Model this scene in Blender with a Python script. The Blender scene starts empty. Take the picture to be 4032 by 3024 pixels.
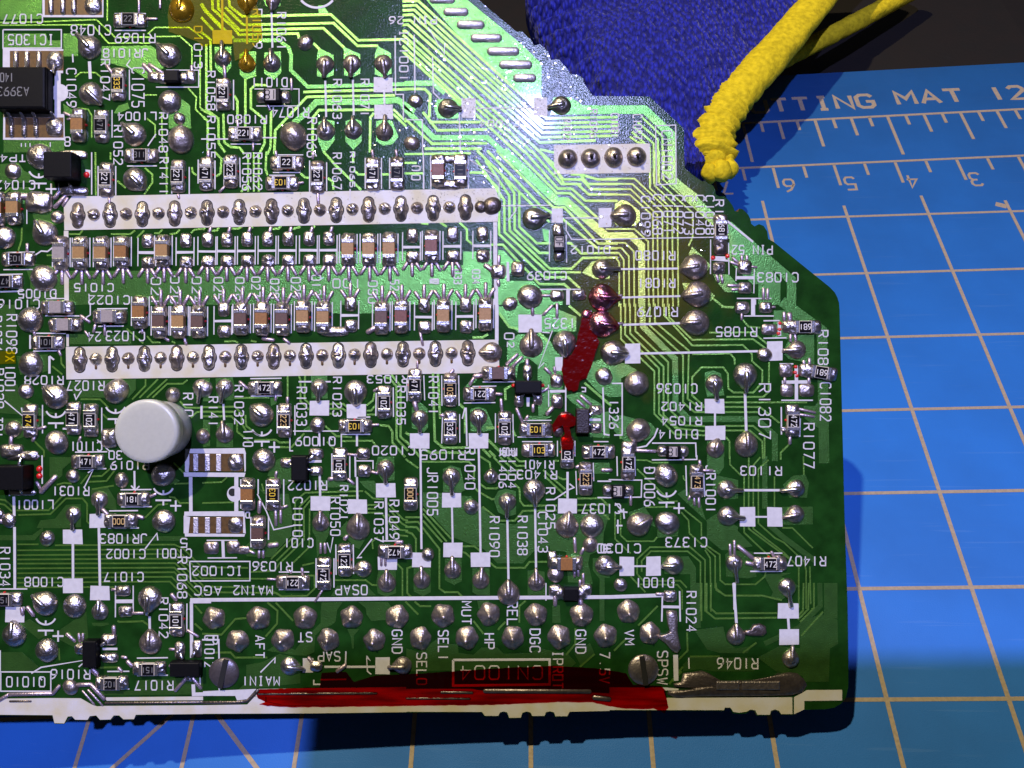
import bpy, math, random
from mathutils import Vector, Matrix, noise
from mathutils.geometry import delaunay_2d_cdt
# ---------------------------------------------------------------- scene, camera, lights (1 unit = 1 mm)
S = bpy.context.scene
S.unit_settings.system = 'METRIC'; S.unit_settings.scale_length = 0.001
COL = S.collection
H = 88.0                                   # camera height above the board's face
cam = bpy.data.objects.new('camera', bpy.data.cameras.new('camera')); COL.objects.link(cam)
cam.location = (0, 0, H); cam.data.sensor_fit = 'HORIZONTAL'; cam.data.sensor_width = 36
cam.data.lens = 30.76; cam.data.clip_start = 1; cam.data.clip_end = 5000
S.camera = cam
w = bpy.data.worlds.new('World'); S.world = w; w.use_nodes = True
w.node_tree.nodes['Background'].inputs[0].default_value = (0.55, 0.55, 0.62, 1)
w.node_tree.nodes['Background'].inputs[1].default_value = 0.04
def lamp(name, loc, target, power, color, size):
    L = bpy.data.lights.new(name, 'AREA'); L.shape = 'DISK'; L.size = size; L.energy = power; L.color = color
    o = bpy.data.objects.new(name, L); COL.objects.link(o); o.location = loc
    o.rotation_euler = (Vector(target) - Vector(loc)).to_track_quat('-Z', 'Y').to_euler()
lamp('warm_desk_lamp', (-145, 318, 350), (5, 0, -10), 2.35e6, (1.0, 0.86, 0.54), 11)
lamp('cool_ceiling_lamp', (14, 165, 450), (5, 0, -10), 2.5e6, (0.44, 0.47, 1.0), 9)
S.render.engine = 'CYCLES'
S.view_settings.view_transform = 'Standard'; S.view_settings.look = 'None'
S.view_settings.exposure = 0; S.view_settings.gamma = 1
random.seed(7)
RND = random.Random(11)

# ---------------------------------------------------------------- materials
MATS = {}
def mat(name, col, rough=.5, metal=0., noise_amt=0., nscale=3., bump=0., bscale=8., coat=0., spec=.5, col2=None, extra=None, bdetail=4.):
    m = bpy.data.materials.new(name); m.use_nodes = True; nt = m.node_tree; N = nt.nodes; LK = nt.links
    b = N['Principled BSDF']
    b.inputs['Base Color'].default_value = (*col, 1); b.inputs['Roughness'].default_value = rough
    b.inputs['Metallic'].default_value = metal; b.inputs['Specular IOR Level'].default_value = spec
    b.inputs['Coat Weight'].default_value = coat; b.inputs['Coat Roughness'].default_value = .09
    tc = N.new('ShaderNodeTexCoord')
    gm = N.new('ShaderNodeNewGeometry')
    if noise_amt or col2:
        n = N.new('ShaderNodeTexNoise'); n.inputs['Scale'].default_value = nscale; n.inputs['Detail'].default_value = 5
        LK.new(gm.outputs['Position'], n.inputs['Vector'])
        r = N.new('ShaderNodeMapRange'); r.inputs['From Min'].default_value = .35; r.inputs['From Max'].default_value = .68
        LK.new(n.outputs['Fac'], r.inputs['Value'])
        mx = N.new('ShaderNodeMix'); mx.data_type = 'RGBA'
        c2 = col2 or tuple(c * (1 - noise_amt) for c in col)
        mx.inputs['A'].default_value = (*col, 1); mx.inputs['B'].default_value = (*c2, 1)
        LK.new(r.outputs['Result'], mx.inputs['Factor']); LK.new(mx.outputs['Result'], b.inputs['Base Color'])
        rr = N.new('ShaderNodeMapRange'); rr.inputs['To Min'].default_value = rough * .8; rr.inputs['To Max'].default_value = min(1, rough * 1.25)
        LK.new(n.outputs['Fac'], rr.inputs['Value']); LK.new(rr.outputs['Result'], b.inputs['Roughness'])
    if bump:
        n2 = N.new('ShaderNodeTexNoise'); n2.inputs['Scale'].default_value = bscale; n2.inputs['Detail'].default_value = bdetail
        LK.new(gm.outputs['Position'], n2.inputs['Vector'])
        bp = N.new('ShaderNodeBump'); bp.inputs['Strength'].default_value = bump; bp.inputs['Distance'].default_value = .1
        LK.new(n2.outputs['Fac'], bp.inputs['Height']); LK.new(bp.outputs['Normal'], b.inputs['Normal'])
    if extra: extra(m, nt, b, gm)
    MATS[name] = m
    return m

def flux(m, nt, b, gm):
    # amber film of burnt flux right of the middle of the board
    N = nt.nodes; LK = nt.links
    def blob(cx, cy, r0, r1, sx=1., sy=1.):
        mp = N.new('ShaderNodeVectorMath'); mp.operation = 'SUBTRACT'; mp.inputs[1].default_value = (cx, cy, 0)
        LK.new(gm.outputs['Position'], mp.inputs[0])
        m2 = N.new('ShaderNodeVectorMath'); m2.operation = 'MULTIPLY'; m2.inputs[1].default_value = (sx, sy, 0)
        LK.new(mp.outputs[0], m2.inputs[0])
        ln = N.new('ShaderNodeVectorMath'); ln.operation = 'LENGTH'; LK.new(m2.outputs[0], ln.inputs[0])
        nz = N.new('ShaderNodeTexNoise'); nz.inputs['Scale'].default_value = .35; nz.inputs['Detail'].default_value = 4
        LK.new(gm.outputs['Position'], nz.inputs['Vector'])
        ad = N.new('ShaderNodeMath'); ad.operation = 'MULTIPLY_ADD'; ad.inputs[1].default_value = 9; LK.new(nz.outputs['Fac'], ad.inputs[0])
        LK.new(ln.outputs['Value'], ad.inputs[2])
        r = N.new('ShaderNodeMapRange'); r.inputs['From Min'].default_value = r0 + 4.5; r.inputs['From Max'].default_value = r1 + 4.5
        r.inputs['To Min'].default_value = 1; r.inputs['To Max'].default_value = 0
        LK.new(ad.outputs[0], r.inputs['Value']); return r.outputs['Result']
    f2 = blob(13.0, 13, 3.5, 10.5, 1.1, .75)
    # amber stain
    src = b.inputs['Base Color'].links[0].from_socket if b.inputs['Base Color'].links else None
    mx = N.new('ShaderNodeMix'); mx.data_type = 'RGBA'
    if src: LK.new(src, mx.inputs['A'])
    else: mx.inputs['A'].default_value = b.inputs['Base Color'].default_value
    mx.inputs['B'].default_value = (*AMBC, 1)
    am = N.new('ShaderNodeMath'); am.operation = 'MULTIPLY'; am.inputs[1].default_value = AMBER; LK.new(f2, am.inputs[0])
    LK.new(am.outputs[0], mx.inputs['Factor']); LK.new(mx.outputs['Result'], b.inputs['Base Color'])

AMBER = .65; AMBC = (.075, .05, .006)
mat('solder_mask', (.010, .050, .008), .15, 0, .45, .5, .20, 6., spec=.20, extra=flux)
AMBER = .6; AMBC = (.42, .36, .05)
mat('masked_copper', (.10, .28, .055), .28, .80, .3, .8, .32, 8., coat=.1, extra=flux)
mat('masked_trace', (.20, .42, .07), .34, .78, .3, .8, .35, 8., coat=.1, extra=flux)
mat('board_edge', (.32, .13, .02), .6, 0, .5, 3.)
mat('silk', (.56, .55, .58), .55, 0, .12, 2., .1, 9.)
mat('silk_stained', (.55, .54, .55), .5, 0, 0, .45, .1, 6., col2=(.50, .46, .32))
mat('solder', (.60, .545, .52), .33, 1., .4, 2.2, .7, 5., bdetail=4)
mat('solder_dull', (.50, .43, .395), .37, .95, .45, 2.6, .5, 5.)
mat('tin_rough', (.78, .74, .78), .48, .9, .3, 3., .6, 6.)
mat('solder_dark', (.20, .165, .15), .36, .85, .4, 2., .5, 5.)
mat('spoke', (.55, .44, .50), .38, .8, .3, 4., .5, 6.)
mat('tin_cap', (.72, .70, .72), .25, .95, .2, 5., .2, 6.)
mat('lead_wire', (.62, .58, .55), .24, .95, .3, 3., .15, 6.)
mat('ceramic', (.62, .56, .48), .5)
mat('glaze_black', (.006, .006, .008), .28, 0, 0, bump=.05, spec=.06)
mat('mark_white', (.72, .70, .68), .6)
mat('mark_yellow', (.75, .52, .03), .6)
mat('mark_gold', (.62, .42, .16), .6)
mat('mark_grey', (.16, .16, .16), .7)
mat('label_grey', (.42, .38, .36), .6, 0, .2, 6.)
mat('cap_tan', (.33, .18, .055), .5, 0, .25, 5.)
mat('cap_orange', (.27, .115, .02), .5, 0, .3, 5.)
mat('cap_brown', (.10, .048, .032), .5, 0, .3, 5.)
mat('cap_red', (.16, .05, .03), .5, 0, .3, 5.)
mat('cap_grey', (.30, .26, .25), .5, 0, .2, 5.)
mat('epoxy', (.006, .006, .007), .42, 0, .3, 4., .15, 20., spec=.10)
mat('epoxy_burnt', (.016, .007, .005), .4, 0, .4, 6., .6, 6.)
mat('glue_red', (.55, .012, .015), .3, coat=.5)
mat('pad_brown', (.15, .085, .03), .35, .3, .4, 3.)
mat('solder_red', (.58, .30, .36), .28, 1., .0, .9, .6, 4., col2=(.36, .015, .06), coat=.2)
mat('solder_gold', (.62, .36, .02), .26, .8, .4, 1.2, .3, 4., coat=.6)
mat('screw_dark', (.16, .14, .15), .35, .7, .3, 3., .2, 6.)
mat('slot_black', (.004, .004, .004), .7)
mat('phone_black', (.01, .01, .01), .5)
mat('mat_print', (.36, .28, .19), .7, 0, .2, 3.)
def wear(m, nt, b, gm):
    # knife scratches and dust on the mat
    N = nt.nodes; LK = nt.links; src = b.inputs['Base Color'].links[0].from_socket
    for rot, sc, thr, amt in ((25, (.035, 2.2, 1), .67, .22), (-50, (.05, 3.1, 1), .70, .18), (83, (.03, 2.6, 1), .70, .16), (0, (4., 4., 4.), .74, .3)):
        mp = N.new('ShaderNodeMapping'); mp.inputs['Rotation'].default_value = (0, 0, math.radians(rot)); mp.inputs['Scale'].default_value = sc
        LK.new(gm.outputs['Position'], mp.inputs['Vector'])
        nz = N.new('ShaderNodeTexNoise'); nz.inputs['Scale'].default_value = 1; nz.inputs['Detail'].default_value = 2; LK.new(mp.outputs[0], nz.inputs['Vector'])
        r = N.new('ShaderNodeMapRange'); r.inputs['From Min'].default_value = thr; r.inputs['From Max'].default_value = thr + .06; r.inputs['To Max'].default_value = amt * .45
        LK.new(nz.outputs['Fac'], r.inputs['Value'])
        mx = N.new('ShaderNodeMix'); mx.data_type = 'RGBA'; LK.new(r.outputs['Result'], mx.inputs['Factor']); LK.new(src, mx.inputs['A'])
        mx.inputs['B'].default_value = (.16, .30, .56, 1); src = mx.outputs['Result']
    LK.new(src, b.inputs['Base Color'])
mat('mat_blue', (.024, .158, .52), .55, 0, .16, .09, .3, 9., spec=.25, extra=wear)
mat('table_black', (.011, .008, .007), .55, 0, .5, .25, .3, 2.)
mat('yellow_knit', (.74, .56, .014), .8, 0, .35, 1.2, 1., 2.2, spec=.15)
mat('thread_pale', (.5, .5, .45), .8)

def film(name, tint, rough=.1, bump=.5, gloss=.07, bscale=3., body=None, bw=0., tint2=None):
    m = bpy.data.materials.new(name); m.use_nodes = True; nt = m.node_tree; N = nt.nodes; LK = nt.links; N.clear()
    out = N.new('ShaderNodeOutputMaterial'); tr = N.new('ShaderNodeBsdfTransparent'); tr.inputs[0].default_value = (*tint, 1)
    gl = N.new('ShaderNodeBsdfGlossy'); gl.inputs['Roughness'].default_value = rough
    fr = N.new('ShaderNodeValue'); fr.outputs[0].default_value = gloss
    mx = N.new('ShaderNodeMixShader'); gm = N.new('ShaderNodeNewGeometry')
    nz = N.new('ShaderNodeTexNoise'); nz.inputs['Scale'].default_value = bscale; LK.new(gm.outputs['Position'], nz.inputs['Vector'])
    bp = N.new('ShaderNodeBump'); bp.inputs['Strength'].default_value = bump; bp.inputs['Distance'].default_value = .15
    LK.new(nz.outputs['Fac'], bp.inputs['Height']); LK.new(bp.outputs['Normal'], gl.inputs['Normal'])
    if tint2:
        mp = N.new('ShaderNodeMapping'); mp.inputs['Scale'].default_value = (.16, 1.6, 1); LK.new(gm.outputs['Position'], mp.inputs['Vector'])
        n3 = N.new('ShaderNodeTexNoise'); n3.inputs['Scale'].default_value = 1.; n3.inputs['Detail'].default_value = 3; LK.new(mp.outputs[0], n3.inputs['Vector'])
        r3 = N.new('ShaderNodeMapRange'); r3.inputs['From Min'].default_value = .4; r3.inputs['From Max'].default_value = .62; LK.new(n3.outputs['Fac'], r3.inputs['Value'])
        x3 = N.new('ShaderNodeMix'); x3.data_type = 'RGBA'; x3.inputs['A'].default_value = (*tint, 1); x3.inputs['B'].default_value = (*tint2, 1)
        LK.new(r3.outputs['Result'], x3.inputs['Factor']); LK.new(x3.outputs['Result'], tr.inputs[0])
    if body:
        df = N.new('ShaderNodeBsdfDiffuse'); df.inputs[0].default_value = (*body, 1); m0 = N.new('ShaderNodeMixShader'); m0.inputs[0].default_value = bw
        LK.new(tr.outputs[0], m0.inputs[1]); LK.new(df.outputs[0], m0.inputs[2]); tr = m0
    LK.new(fr.outputs[0], mx.inputs[0]); LK.new(tr.outputs[0], mx.inputs[1]); LK.new(gl.outputs[0], mx.inputs[2])
    LK.new(mx.outputs[0], out.inputs[0]); MATS[name] = m
film('red_lacquer', (.70, .018, .016), body=(.30, .006, .008), bw=.02, tint2=(.42, .006, .006), gloss=.035, bump=.25, bscale=1.2)
film('red_lacquer_thick', (.70, .02, .015), body=(.20, .003, .003), bw=.40, bump=.5, bscale=1.5, gloss=.045, rough=.12, tint2=(.4, .008, .006))
film('clear_flux', (.99, .99, .96), rough=.09, bump=0., gloss=.22)
film('amber_flux', (.97, .86, .55), rough=.09, bump=0., gloss=.22)
film('yellow_ink', (.90, .78, .02), .3, .1, gloss=.012, body=(.42, .36, .004), bw=.13)

def standoff_mat():
    m = mat('milky_plastic', (.47, .475, .43), .32, 0, .05, 3., .04, 5.)
    b = m.node_tree.nodes['Principled BSDF']
    b.inputs['Subsurface Weight'].default_value = 1.; b.inputs['Subsurface Radius'].default_value = (1., 1., .9); b.inputs['Subsurface Scale'].default_value = 2.2
standoff_mat()

def knit(name, c1, c2, scale):
    m = bpy.data.materials.new(name); m.use_nodes = True; nt = m.node_tree; N = nt.nodes; LK = nt.links; b = N['Principled BSDF']
    b.inputs['Roughness'].default_value = .75; b.inputs['Specular IOR Level'].default_value = .25
    b.inputs['Sheen Weight'].default_value = .15; b.inputs['Sheen Tint'].default_value = (.5, .5, 1, 1)
    uv = N.new('ShaderNodeTexCoord')
    mp = N.new('ShaderNodeMapping'); mp.inputs['Scale'].default_value = (scale * 1.5, scale * .75, scale * .6); mp.inputs['Rotation'].default_value = (0, 0, math.radians(28))
    LK.new(uv.outputs['Object'], mp.inputs['Vector'])
    vo = N.new('ShaderNodeTexVoronoi'); vo.inputs['Scale'].default_value = 1; LK.new(mp.outputs[0], vo.inputs['Vector'])
    wv = N.new('ShaderNodeTexWave'); wv.inputs['Scale'].default_value = .22; wv.inputs['Distortion'].default_value = 2.2; wv.inputs['Detail'].default_value = 3; wv.inputs['Detail Scale'].default_value = 2.
    m0 = N.new('ShaderNodeMapping'); m0.inputs['Rotation'].default_value = (0, 0, math.radians(-32)); LK.new(uv.outputs['Object'], m0.inputs['Vector']); LK.new(m0.outputs[0], wv.inputs['Vector'])
    av = N.new('ShaderNodeMath'); av.operation = 'MULTIPLY_ADD'; av.inputs[1].default_value = -.22; LK.new(wv.outputs['Fac'], av.inputs[0]); LK.new(vo.outputs['Distance'], av.inputs[2])
    r = N.new('ShaderNodeMapRange'); r.inputs['From Min'].default_value = .05; r.inputs['From Max'].default_value = .55
    LK.new(av.outputs[0], r.inputs['Value'])
    mx = N.new('ShaderNodeMix'); mx.data_type = 'RGBA'; mx.inputs['A'].default_value = (*c1, 1); mx.inputs['B'].default_value = (*c2, 1)
    LK.new(r.outputs['Result'], mx.inputs['Factor']); LK.new(mx.outputs['Result'], b.inputs['Base Color'])
    bp = N.new('ShaderNodeBump'); bp.inputs['Strength'].default_value = 1.; bp.inputs['Distance'].default_value = .8; bp.invert = True
    LK.new(av.outputs[0], bp.inputs['Height']); LK.new(bp.outputs['Normal'], b.inputs['Normal'])
    MATS[name] = m
knit('blue_knit', (.018, .026, .42), (.004, .006, .13), 1.15)

# ---------------------------------------------------------------- helpers
def mk(name, verts, faces, material, parent=None, smooth=False, mats=None, midx=None):
    me = bpy.data.meshes.new(name); me.from_pydata(verts, [], faces)
    for mm in ([material] if not mats else mats): me.materials.append(MATS[mm])
    if midx: me.polygons.foreach_set('material_index', midx)
    if smooth: me.polygons.foreach_set('use_smooth', [True] * len(faces))
    me.update()
    o = bpy.data.objects.new(name, me); COL.objects.link(o)
    if parent is not None: o.parent = parent
    return o
def tag(o, label=None, cat=None, kind=None, group=None):
    if label: o['label'] = label
    if cat: o['category'] = cat
    if kind: o['kind'] = kind
    if group: o['group'] = group
    return o
def empty(name, loc=(0, 0, 0)):
    o = bpy.data.objects.new(name, None); COL.objects.link(o); o.location = loc; o.empty_display_size = 2; return o

BOARD = empty('circuit_board')
tag(BOARD, 'green circuit board with soldered chips, white lettering and red lacquer along its lower edge', 'circuit board')

# drawing sheets: each sheet letter is an origin and a pixel pitch on the board's face, 39.15 px = 1 mm
PXMM = 39.153
SHEET = {}
for nm, x0, y0, wd, rw in (('A',0,0,800,2212),('B',800,0,800,2212),('C',1600,0,800,2212),('D',0,600,800,2212),('E',800,600,800,2212),
        ('F',1600,600,800,2212),('G',2400,600,800,2212),('H',2400,1200,1000,2212),('I',0,1200,800,2212),('J',800,1200,800,2212),
        ('K',1600,1200,800,2212),('L',0,1800,800,2212),('M',800,1800,800,2212),('N',1600,1800,800,2212),('O',2400,1800,800,2212),
        ('P',0,2300,800,2212),('Q',800,2300,800,2212),('R',1600,2300,800,2212),('S',2400,2300,1000,2212),('T',2000,0,1000,2212),
        ('V',2600,700,900,2212),('W',3000,1200,1032,2140),('X',2900,2224,1132,2212),('Z',0,0,1,1)):
    SHEET[nm] = (x0, y0, wd / rw)
CUR = 'Z'
def mm(x, y):
    x0, y0, k = SHEET[CUR]
    return ((x0 + x * k - 2016) / PXMM, (1512 - (y0 + y * k)) / PXMM)
def ml(d): return d * SHEET[CUR][2] / PXMM
ZJ = 0
def jit():
    global ZJ
    ZJ = (ZJ + 1) % 23
    return ZJ * .0006

def ribbon_data(P, wd, z0, z1, bev):
    n = len(P); V = []; F = []
    for i in range(n):
        p = Vector(P[i])
        if i == 0: d = (Vector(P[1]) - p).normalized(); nrm = Vector((-d.y, d.x)); sc = 1
        elif i == n - 1: d = (p - Vector(P[-2])).normalized(); nrm = Vector((-d.y, d.x)); sc = 1
        else:
            d1 = (p - Vector(P[i-1])).normalized(); d2 = (Vector(P[i+1]) - p).normalized()
            n1 = Vector((-d1.y, d1.x)); n2 = Vector((-d2.y, d2.x)); nrm = n1 + n2
            if nrm.length < .2: nrm = n1
            nrm.normalize(); sc = min(1.7, 1 / max(.35, nrm.dot(n1)))
        a = nrm * (wd / 2 * sc); c = nrm * ((wd / 2 - bev) * sc)
        V += [(p.x + a.x, p.y + a.y, z0), (p.x + c.x, p.y + c.y, z1), (p.x - c.x, p.y - c.y, z1), (p.x - a.x, p.y - a.y, z0)]
    for i in range(n - 1):
        k = 4 * i
        for j in range(3): F.append((k + j, k + j + 1, k + j + 5, k + j + 4)[::-1])
    F.append((0, 1, 2, 3)); k = 4 * (n - 1); F.append((k + 3, k + 2, k + 1, k))
    return V, F
def trace(P, wd, name='trace'):
    wd *= 1.22
    V, F = ribbon_data(P, wd, -.01, .034 + jit(), min(.02, wd * .2))
    return mk(name, V, F, 'masked_trace', BOARD)
def prism(name, P, z0, z1, material, parent, bev=0., mats=None):
    if sum(P[i][0] * P[(i + 1) % len(P)][1] - P[(i + 1) % len(P)][0] * P[i][1] for i in range(len(P))) < 0: P = P[::-1]
    n = len(P); V = [(x, y, z0) for x, y in P] + [(x, y, z1) for x, y in P]
    F = [tuple(range(n, 2 * n))] + [(i, (i + 1) % n, n + (i + 1) % n, n + i) for i in range(n)]
    return mk(name, V, F, material, parent)
def strokes(name, polys, wd, z, material, parent):
    V = []; F = []
    for k, P in enumerate(polys):
        v, f = ribbon_data(P, wd, z - .012, z + (k % 5) * .0012 + jit(), wd * .08)
        o = len(V); V += v; F += [tuple(i + o for i in q) for q in f]
    return mk(name, V, F, material, parent)

G = {'0':[[(.6,0),(0,1),(0,5),(.6,6),(3.4,6),(4,5),(4,1),(3.4,0),(.6,0)]],'1':[[(2,0),(2,6)]],
 '2':[[(0,5),(1,6),(3.2,6),(4,5),(4,4),(0,0),(4,0)]],'3':[[(0,5.2),(.8,6),(3.2,6),(4,5.2),(4,4),(3,3.2),(1.4,3.2)],[(3,3.2),(4,2.4),(4,.9),(3.2,0),(.8,0),(0,.8)]],
 '4':[[(3,0),(3,6),(0,2),(4,2)]],'5':[[(4,6),(.4,6),(.2,3.4),(3.2,3.4),(4,2.6),(4,.9),(3.2,0),(.8,0),(0,.8)]],
 '6':[[(3.6,6),(1.6,5),(0,2.6),(0,.9),(.8,0),(3.2,0),(4,.9),(4,2.4),(3.2,3.3),(.8,3.3),(0,2.4)]],'7':[[(0,6),(4,6),(1.4,0)]],
 '8':[[(1,3.2),(0,4),(0,5.2),(.8,6),(3.2,6),(4,5.2),(4,4),(3,3.2),(1,3.2),(0,2.3),(0,.9),(.8,0),(3.2,0),(4,.9),(4,2.3),(3,3.2)]],
 '9':[[(.4,0),(2.4,1),(4,3.4),(4,5.1),(3.2,6),(.8,6),(0,5.1),(0,3.6),(.8,2.7),(3.2,2.7),(4,3.6)]],
 'A':[[(0,0),(2,6),(4,0)],[(.7,2),(3.3,2)]],'B':[[(0,0),(0,6),(3,6),(4,5.2),(4,4),(3,3.2),(0,3.2)],[(3,3.2),(4,2.3),(4,.9),(3,0),(0,0)]],
 'C':[[(4,5),(3.2,6),(1,6),(0,5),(0,1),(1,0),(3.2,0),(4,1)]],'D':[[(0,0),(0,6),(2.8,6),(4,4.8),(4,1.2),(2.8,0),(0,0)]],
 'E':[[(4,6),(0,6),(0,0),(4,0)],[(0,3.1),(3,3.1)]],'F':[[(4,6),(0,6),(0,0)],[(0,3.1),(3,3.1)]],
 'G':[[(4,5),(3.2,6),(1,6),(0,5),(0,1),(1,0),(3.2,0),(4,1),(4,2.8),(2.2,2.8)]],'H':[[(0,0),(0,6)],[(4,0),(4,6)],[(0,3.1),(4,3.1)]],
 'I':[[(1,6),(3,6)],[(2,6),(2,0)],[(1,0),(3,0)]],'J':[[(4,6),(4,1),(3.2,0),(.8,0),(0,1)]],'K':[[(0,0),(0,6)],[(4,6),(0,2.4)],[(1.4,3.6),(4,0)]],
 'L':[[(0,6),(0,0),(4,0)]],'M':[[(0,0),(0,6),(2,2.6),(4,6),(4,0)]],'N':[[(0,0),(0,6),(4,0),(4,6)]],'O':[[(0,0),(0,6),(4,6),(4,0),(0,0)]],
 'P':[[(0,0),(0,6),(3.2,6),(4,5.2),(4,3.6),(3.2,2.8),(0,2.8)]],'Q':[[(.6,0),(0,1),(0,5),(.6,6),(3.4,6),(4,5),(4,1),(3.4,0),(.6,0)],[(2,2),(4,0)]],
 'R':[[(0,0),(0,6),(3.2,6),(4,5.2),(4,3.8),(3.2,3),(0,3)],[(2,3),(4,0)]],'S':[[(4,5.2),(3.2,6),(.8,6),(0,5.2),(0,4),(.8,3.2),(3.2,2.8),(4,2),(4,.8),(3.2,0),(.8,0),(0,.8)]],
 'T':[[(0,6),(4,6)],[(2,6),(2,0)]],'U':[[(0,6),(0,1),(.8,0),(3.2,0),(4,1),(4,6)]],'V':[[(0,6),(2,0),(4,6)]],'W':[[(0,6),(1,0),(2,3.6),(3,0),(4,6)]],
 'X':[[(0,0),(4,6)],[(0,6),(4,0)]],'.':[[(1.8,0),(2.2,.5)]],'-':[[(0,3),(4,3)]],'<':[[(3.5,6),(.5,3),(3.5,0)]],'&':[[(0,0),(0,6),(2.8,6),(4,4.8),(4,1.2),(2.8,0),(0,0)],[(-.8,3),(1.6,3)]]}
def text_polys(s, x0, y0, x1, y1, rot):
    adv = 6.0; W = adv * len(s) - 2.; out = []
    for i, ch in enumerate(s):
        for st in G.get(ch, []):
            P = []
            for gx, gy in st:
                a = (i * adv + gx) / W; b = gy / 6
                if rot == 180: q = (x1 - a * (x1 - x0), y0 + b * (y1 - y0))
                elif rot == 90: q = (x0 + b * (x1 - x0), y0 + a * (y1 - y0))
                elif rot == 270: q = (x1 - b * (x1 - x0), y1 - a * (y1 - y0))
                else: q = (x0 + a * (x1 - x0), y1 - b * (y1 - y0))
                P.append(mm(*q))
            out.append(P)
    return out
def text(s, x0, y0, x1, y1, rot, wd=None):
    s = s.replace('_', ' ')
    return strokes('silkscreen_text', text_polys(s, x0, y0, x1, y1, rot), wd or .135, .062, 'silk', BOARD)

def dome_data(cx, cy, rfun, h, z0=0., prof=.55, seg=26, rings=8, seed=0, wob=.05, hw=.04):
    V = [(cx, cy, z0 + h)]; F = []; so = Vector((seed * 3.1, seed * 1.7, 0))
    for r in range(1, rings + 1):
        q = r / rings; rho = math.sin(q * math.pi / 2) ** .9
        for s in range(seg):
            a = 2 * math.pi * s / seg; R = rfun(a) * (1 + wob * noise.noise(Vector((math.cos(a) * 1.3, math.sin(a) * 1.3, 0)) + so))
            zz = h * max(0., 1 - rho ** 2) ** prof * (1 + hw * 4 * noise.noise(Vector((math.cos(a) * rho * 1.6, math.sin(a) * rho * 1.6, 3)) + so))
            if r == rings: zz = -.03
            V.append((cx + rho * R * math.cos(a), cy + rho * R * math.sin(a), z0 + zz))
    for s in range(seg): F.append((0, 1 + s, 1 + (s + 1) % seg))
    for r in range(rings - 1):
        for s in range(seg):
            a = 1 + r * seg + s; b = 1 + r * seg + (s + 1) % seg
            F.append((a, a + seg, b + seg, b))
    return V, F
def superell(a, rx, ry, n):
    c, s = abs(math.cos(a)), abs(math.sin(a))
    return ((c / rx) ** n + (s / ry) ** n) ** (-1 / n)
SEED = 0
def rod_data(P, R0, R1, seg=10, flat=1.):
    # tapered round rod along 3D points, closed by round ends
    pts = [Vector(p) for p in P]; n = len(pts); V = []; F = []
    d0 = (pts[1] - pts[0]).normalized(); d1 = (pts[-1] - pts[-2]).normalized()
    path = [(pts[0] - d0 * R0 * .6, R0 * .45, d0)]
    for i, p in enumerate(pts):
        d = (pts[min(i + 1, n - 1)] - pts[max(i - 1, 0)]).normalized(); path.append((p, R0 + (R1 - R0) * i / (n - 1), d))
    path.append((pts[-1] + d1 * R1 * .6, R1 * .45, d1))
    for p, r, d in path:
        u = Vector((-d.y, d.x, 0)); u = u.normalized() if u.length > 1e-4 else Vector((1, 0, 0)); v = d.cross(u)
        for s in range(seg):
            a = 2 * math.pi * s / seg; V.append(tuple(p + u * (r * math.cos(a)) + v * (r * flat * math.sin(a))))
    m = len(path)
    for i in range(m - 1):
        for s in range(seg):
            a = i * seg + s; b = i * seg + (s + 1) % seg; F.append((a, b, b + seg, a + seg))
    F.append(tuple(range(seg))[::-1]); F.append(tuple(range((m - 1) * seg, m * seg)))
    return V, F
def joint(x, y, r, tip=None, material='solder', flat=.62, name='solder_joint', lead='lead_wire', parent=None):
    """solder dome; with a clinched lead the solder is drawn out into a teardrop towards the lead's tip"""
    global SEED; SEED += 1
    cx, cy = mm(x, y); rr = ml(r)
    el = 1 + RND.uniform(-.07, .07)
    if tip:
        tx, ty = mm(*tip); ang = math.atan2(ty - cy, tx - cx); dist = math.hypot(tx - cx, ty - cy)
        def rf(a):
            d = abs((a - ang + math.pi) % (2 * math.pi) - math.pi)
            return rr * (1 + .30 * math.exp(-(d / .36) ** 2))
    else:
        ph = RND.uniform(0, 6.28)
        def rf(a): return rr * (1 + (el - 1) * math.cos(2 * (a - ph)))
    V, F = dome_data(cx, cy, rf, rr * flat * RND.uniform(.9, 1.1), seed=SEED, prof=.62)
    o = mk(name, V, F, material, parent or BOARD, True)
    if tip:
        wr = min(.24, rr * .24); ux, uy = math.cos(ang), math.sin(ang); hz = rr * flat
        P = [(cx - ux * rr * .15, cy - uy * rr * .15, hz * .86), (cx + ux * rr * .5, cy + uy * rr * .5, hz * .78),
             (cx + ux * rr * .95, cy + uy * rr * .95, hz * .5), (tx - ux * wr * .5, ty - uy * wr * .5, .26)]
        V, F = rod_data(P, wr * 1.25, wr)
        mk('lead', V, F, material if material != 'solder' else lead, o, True)
    return o
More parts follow.
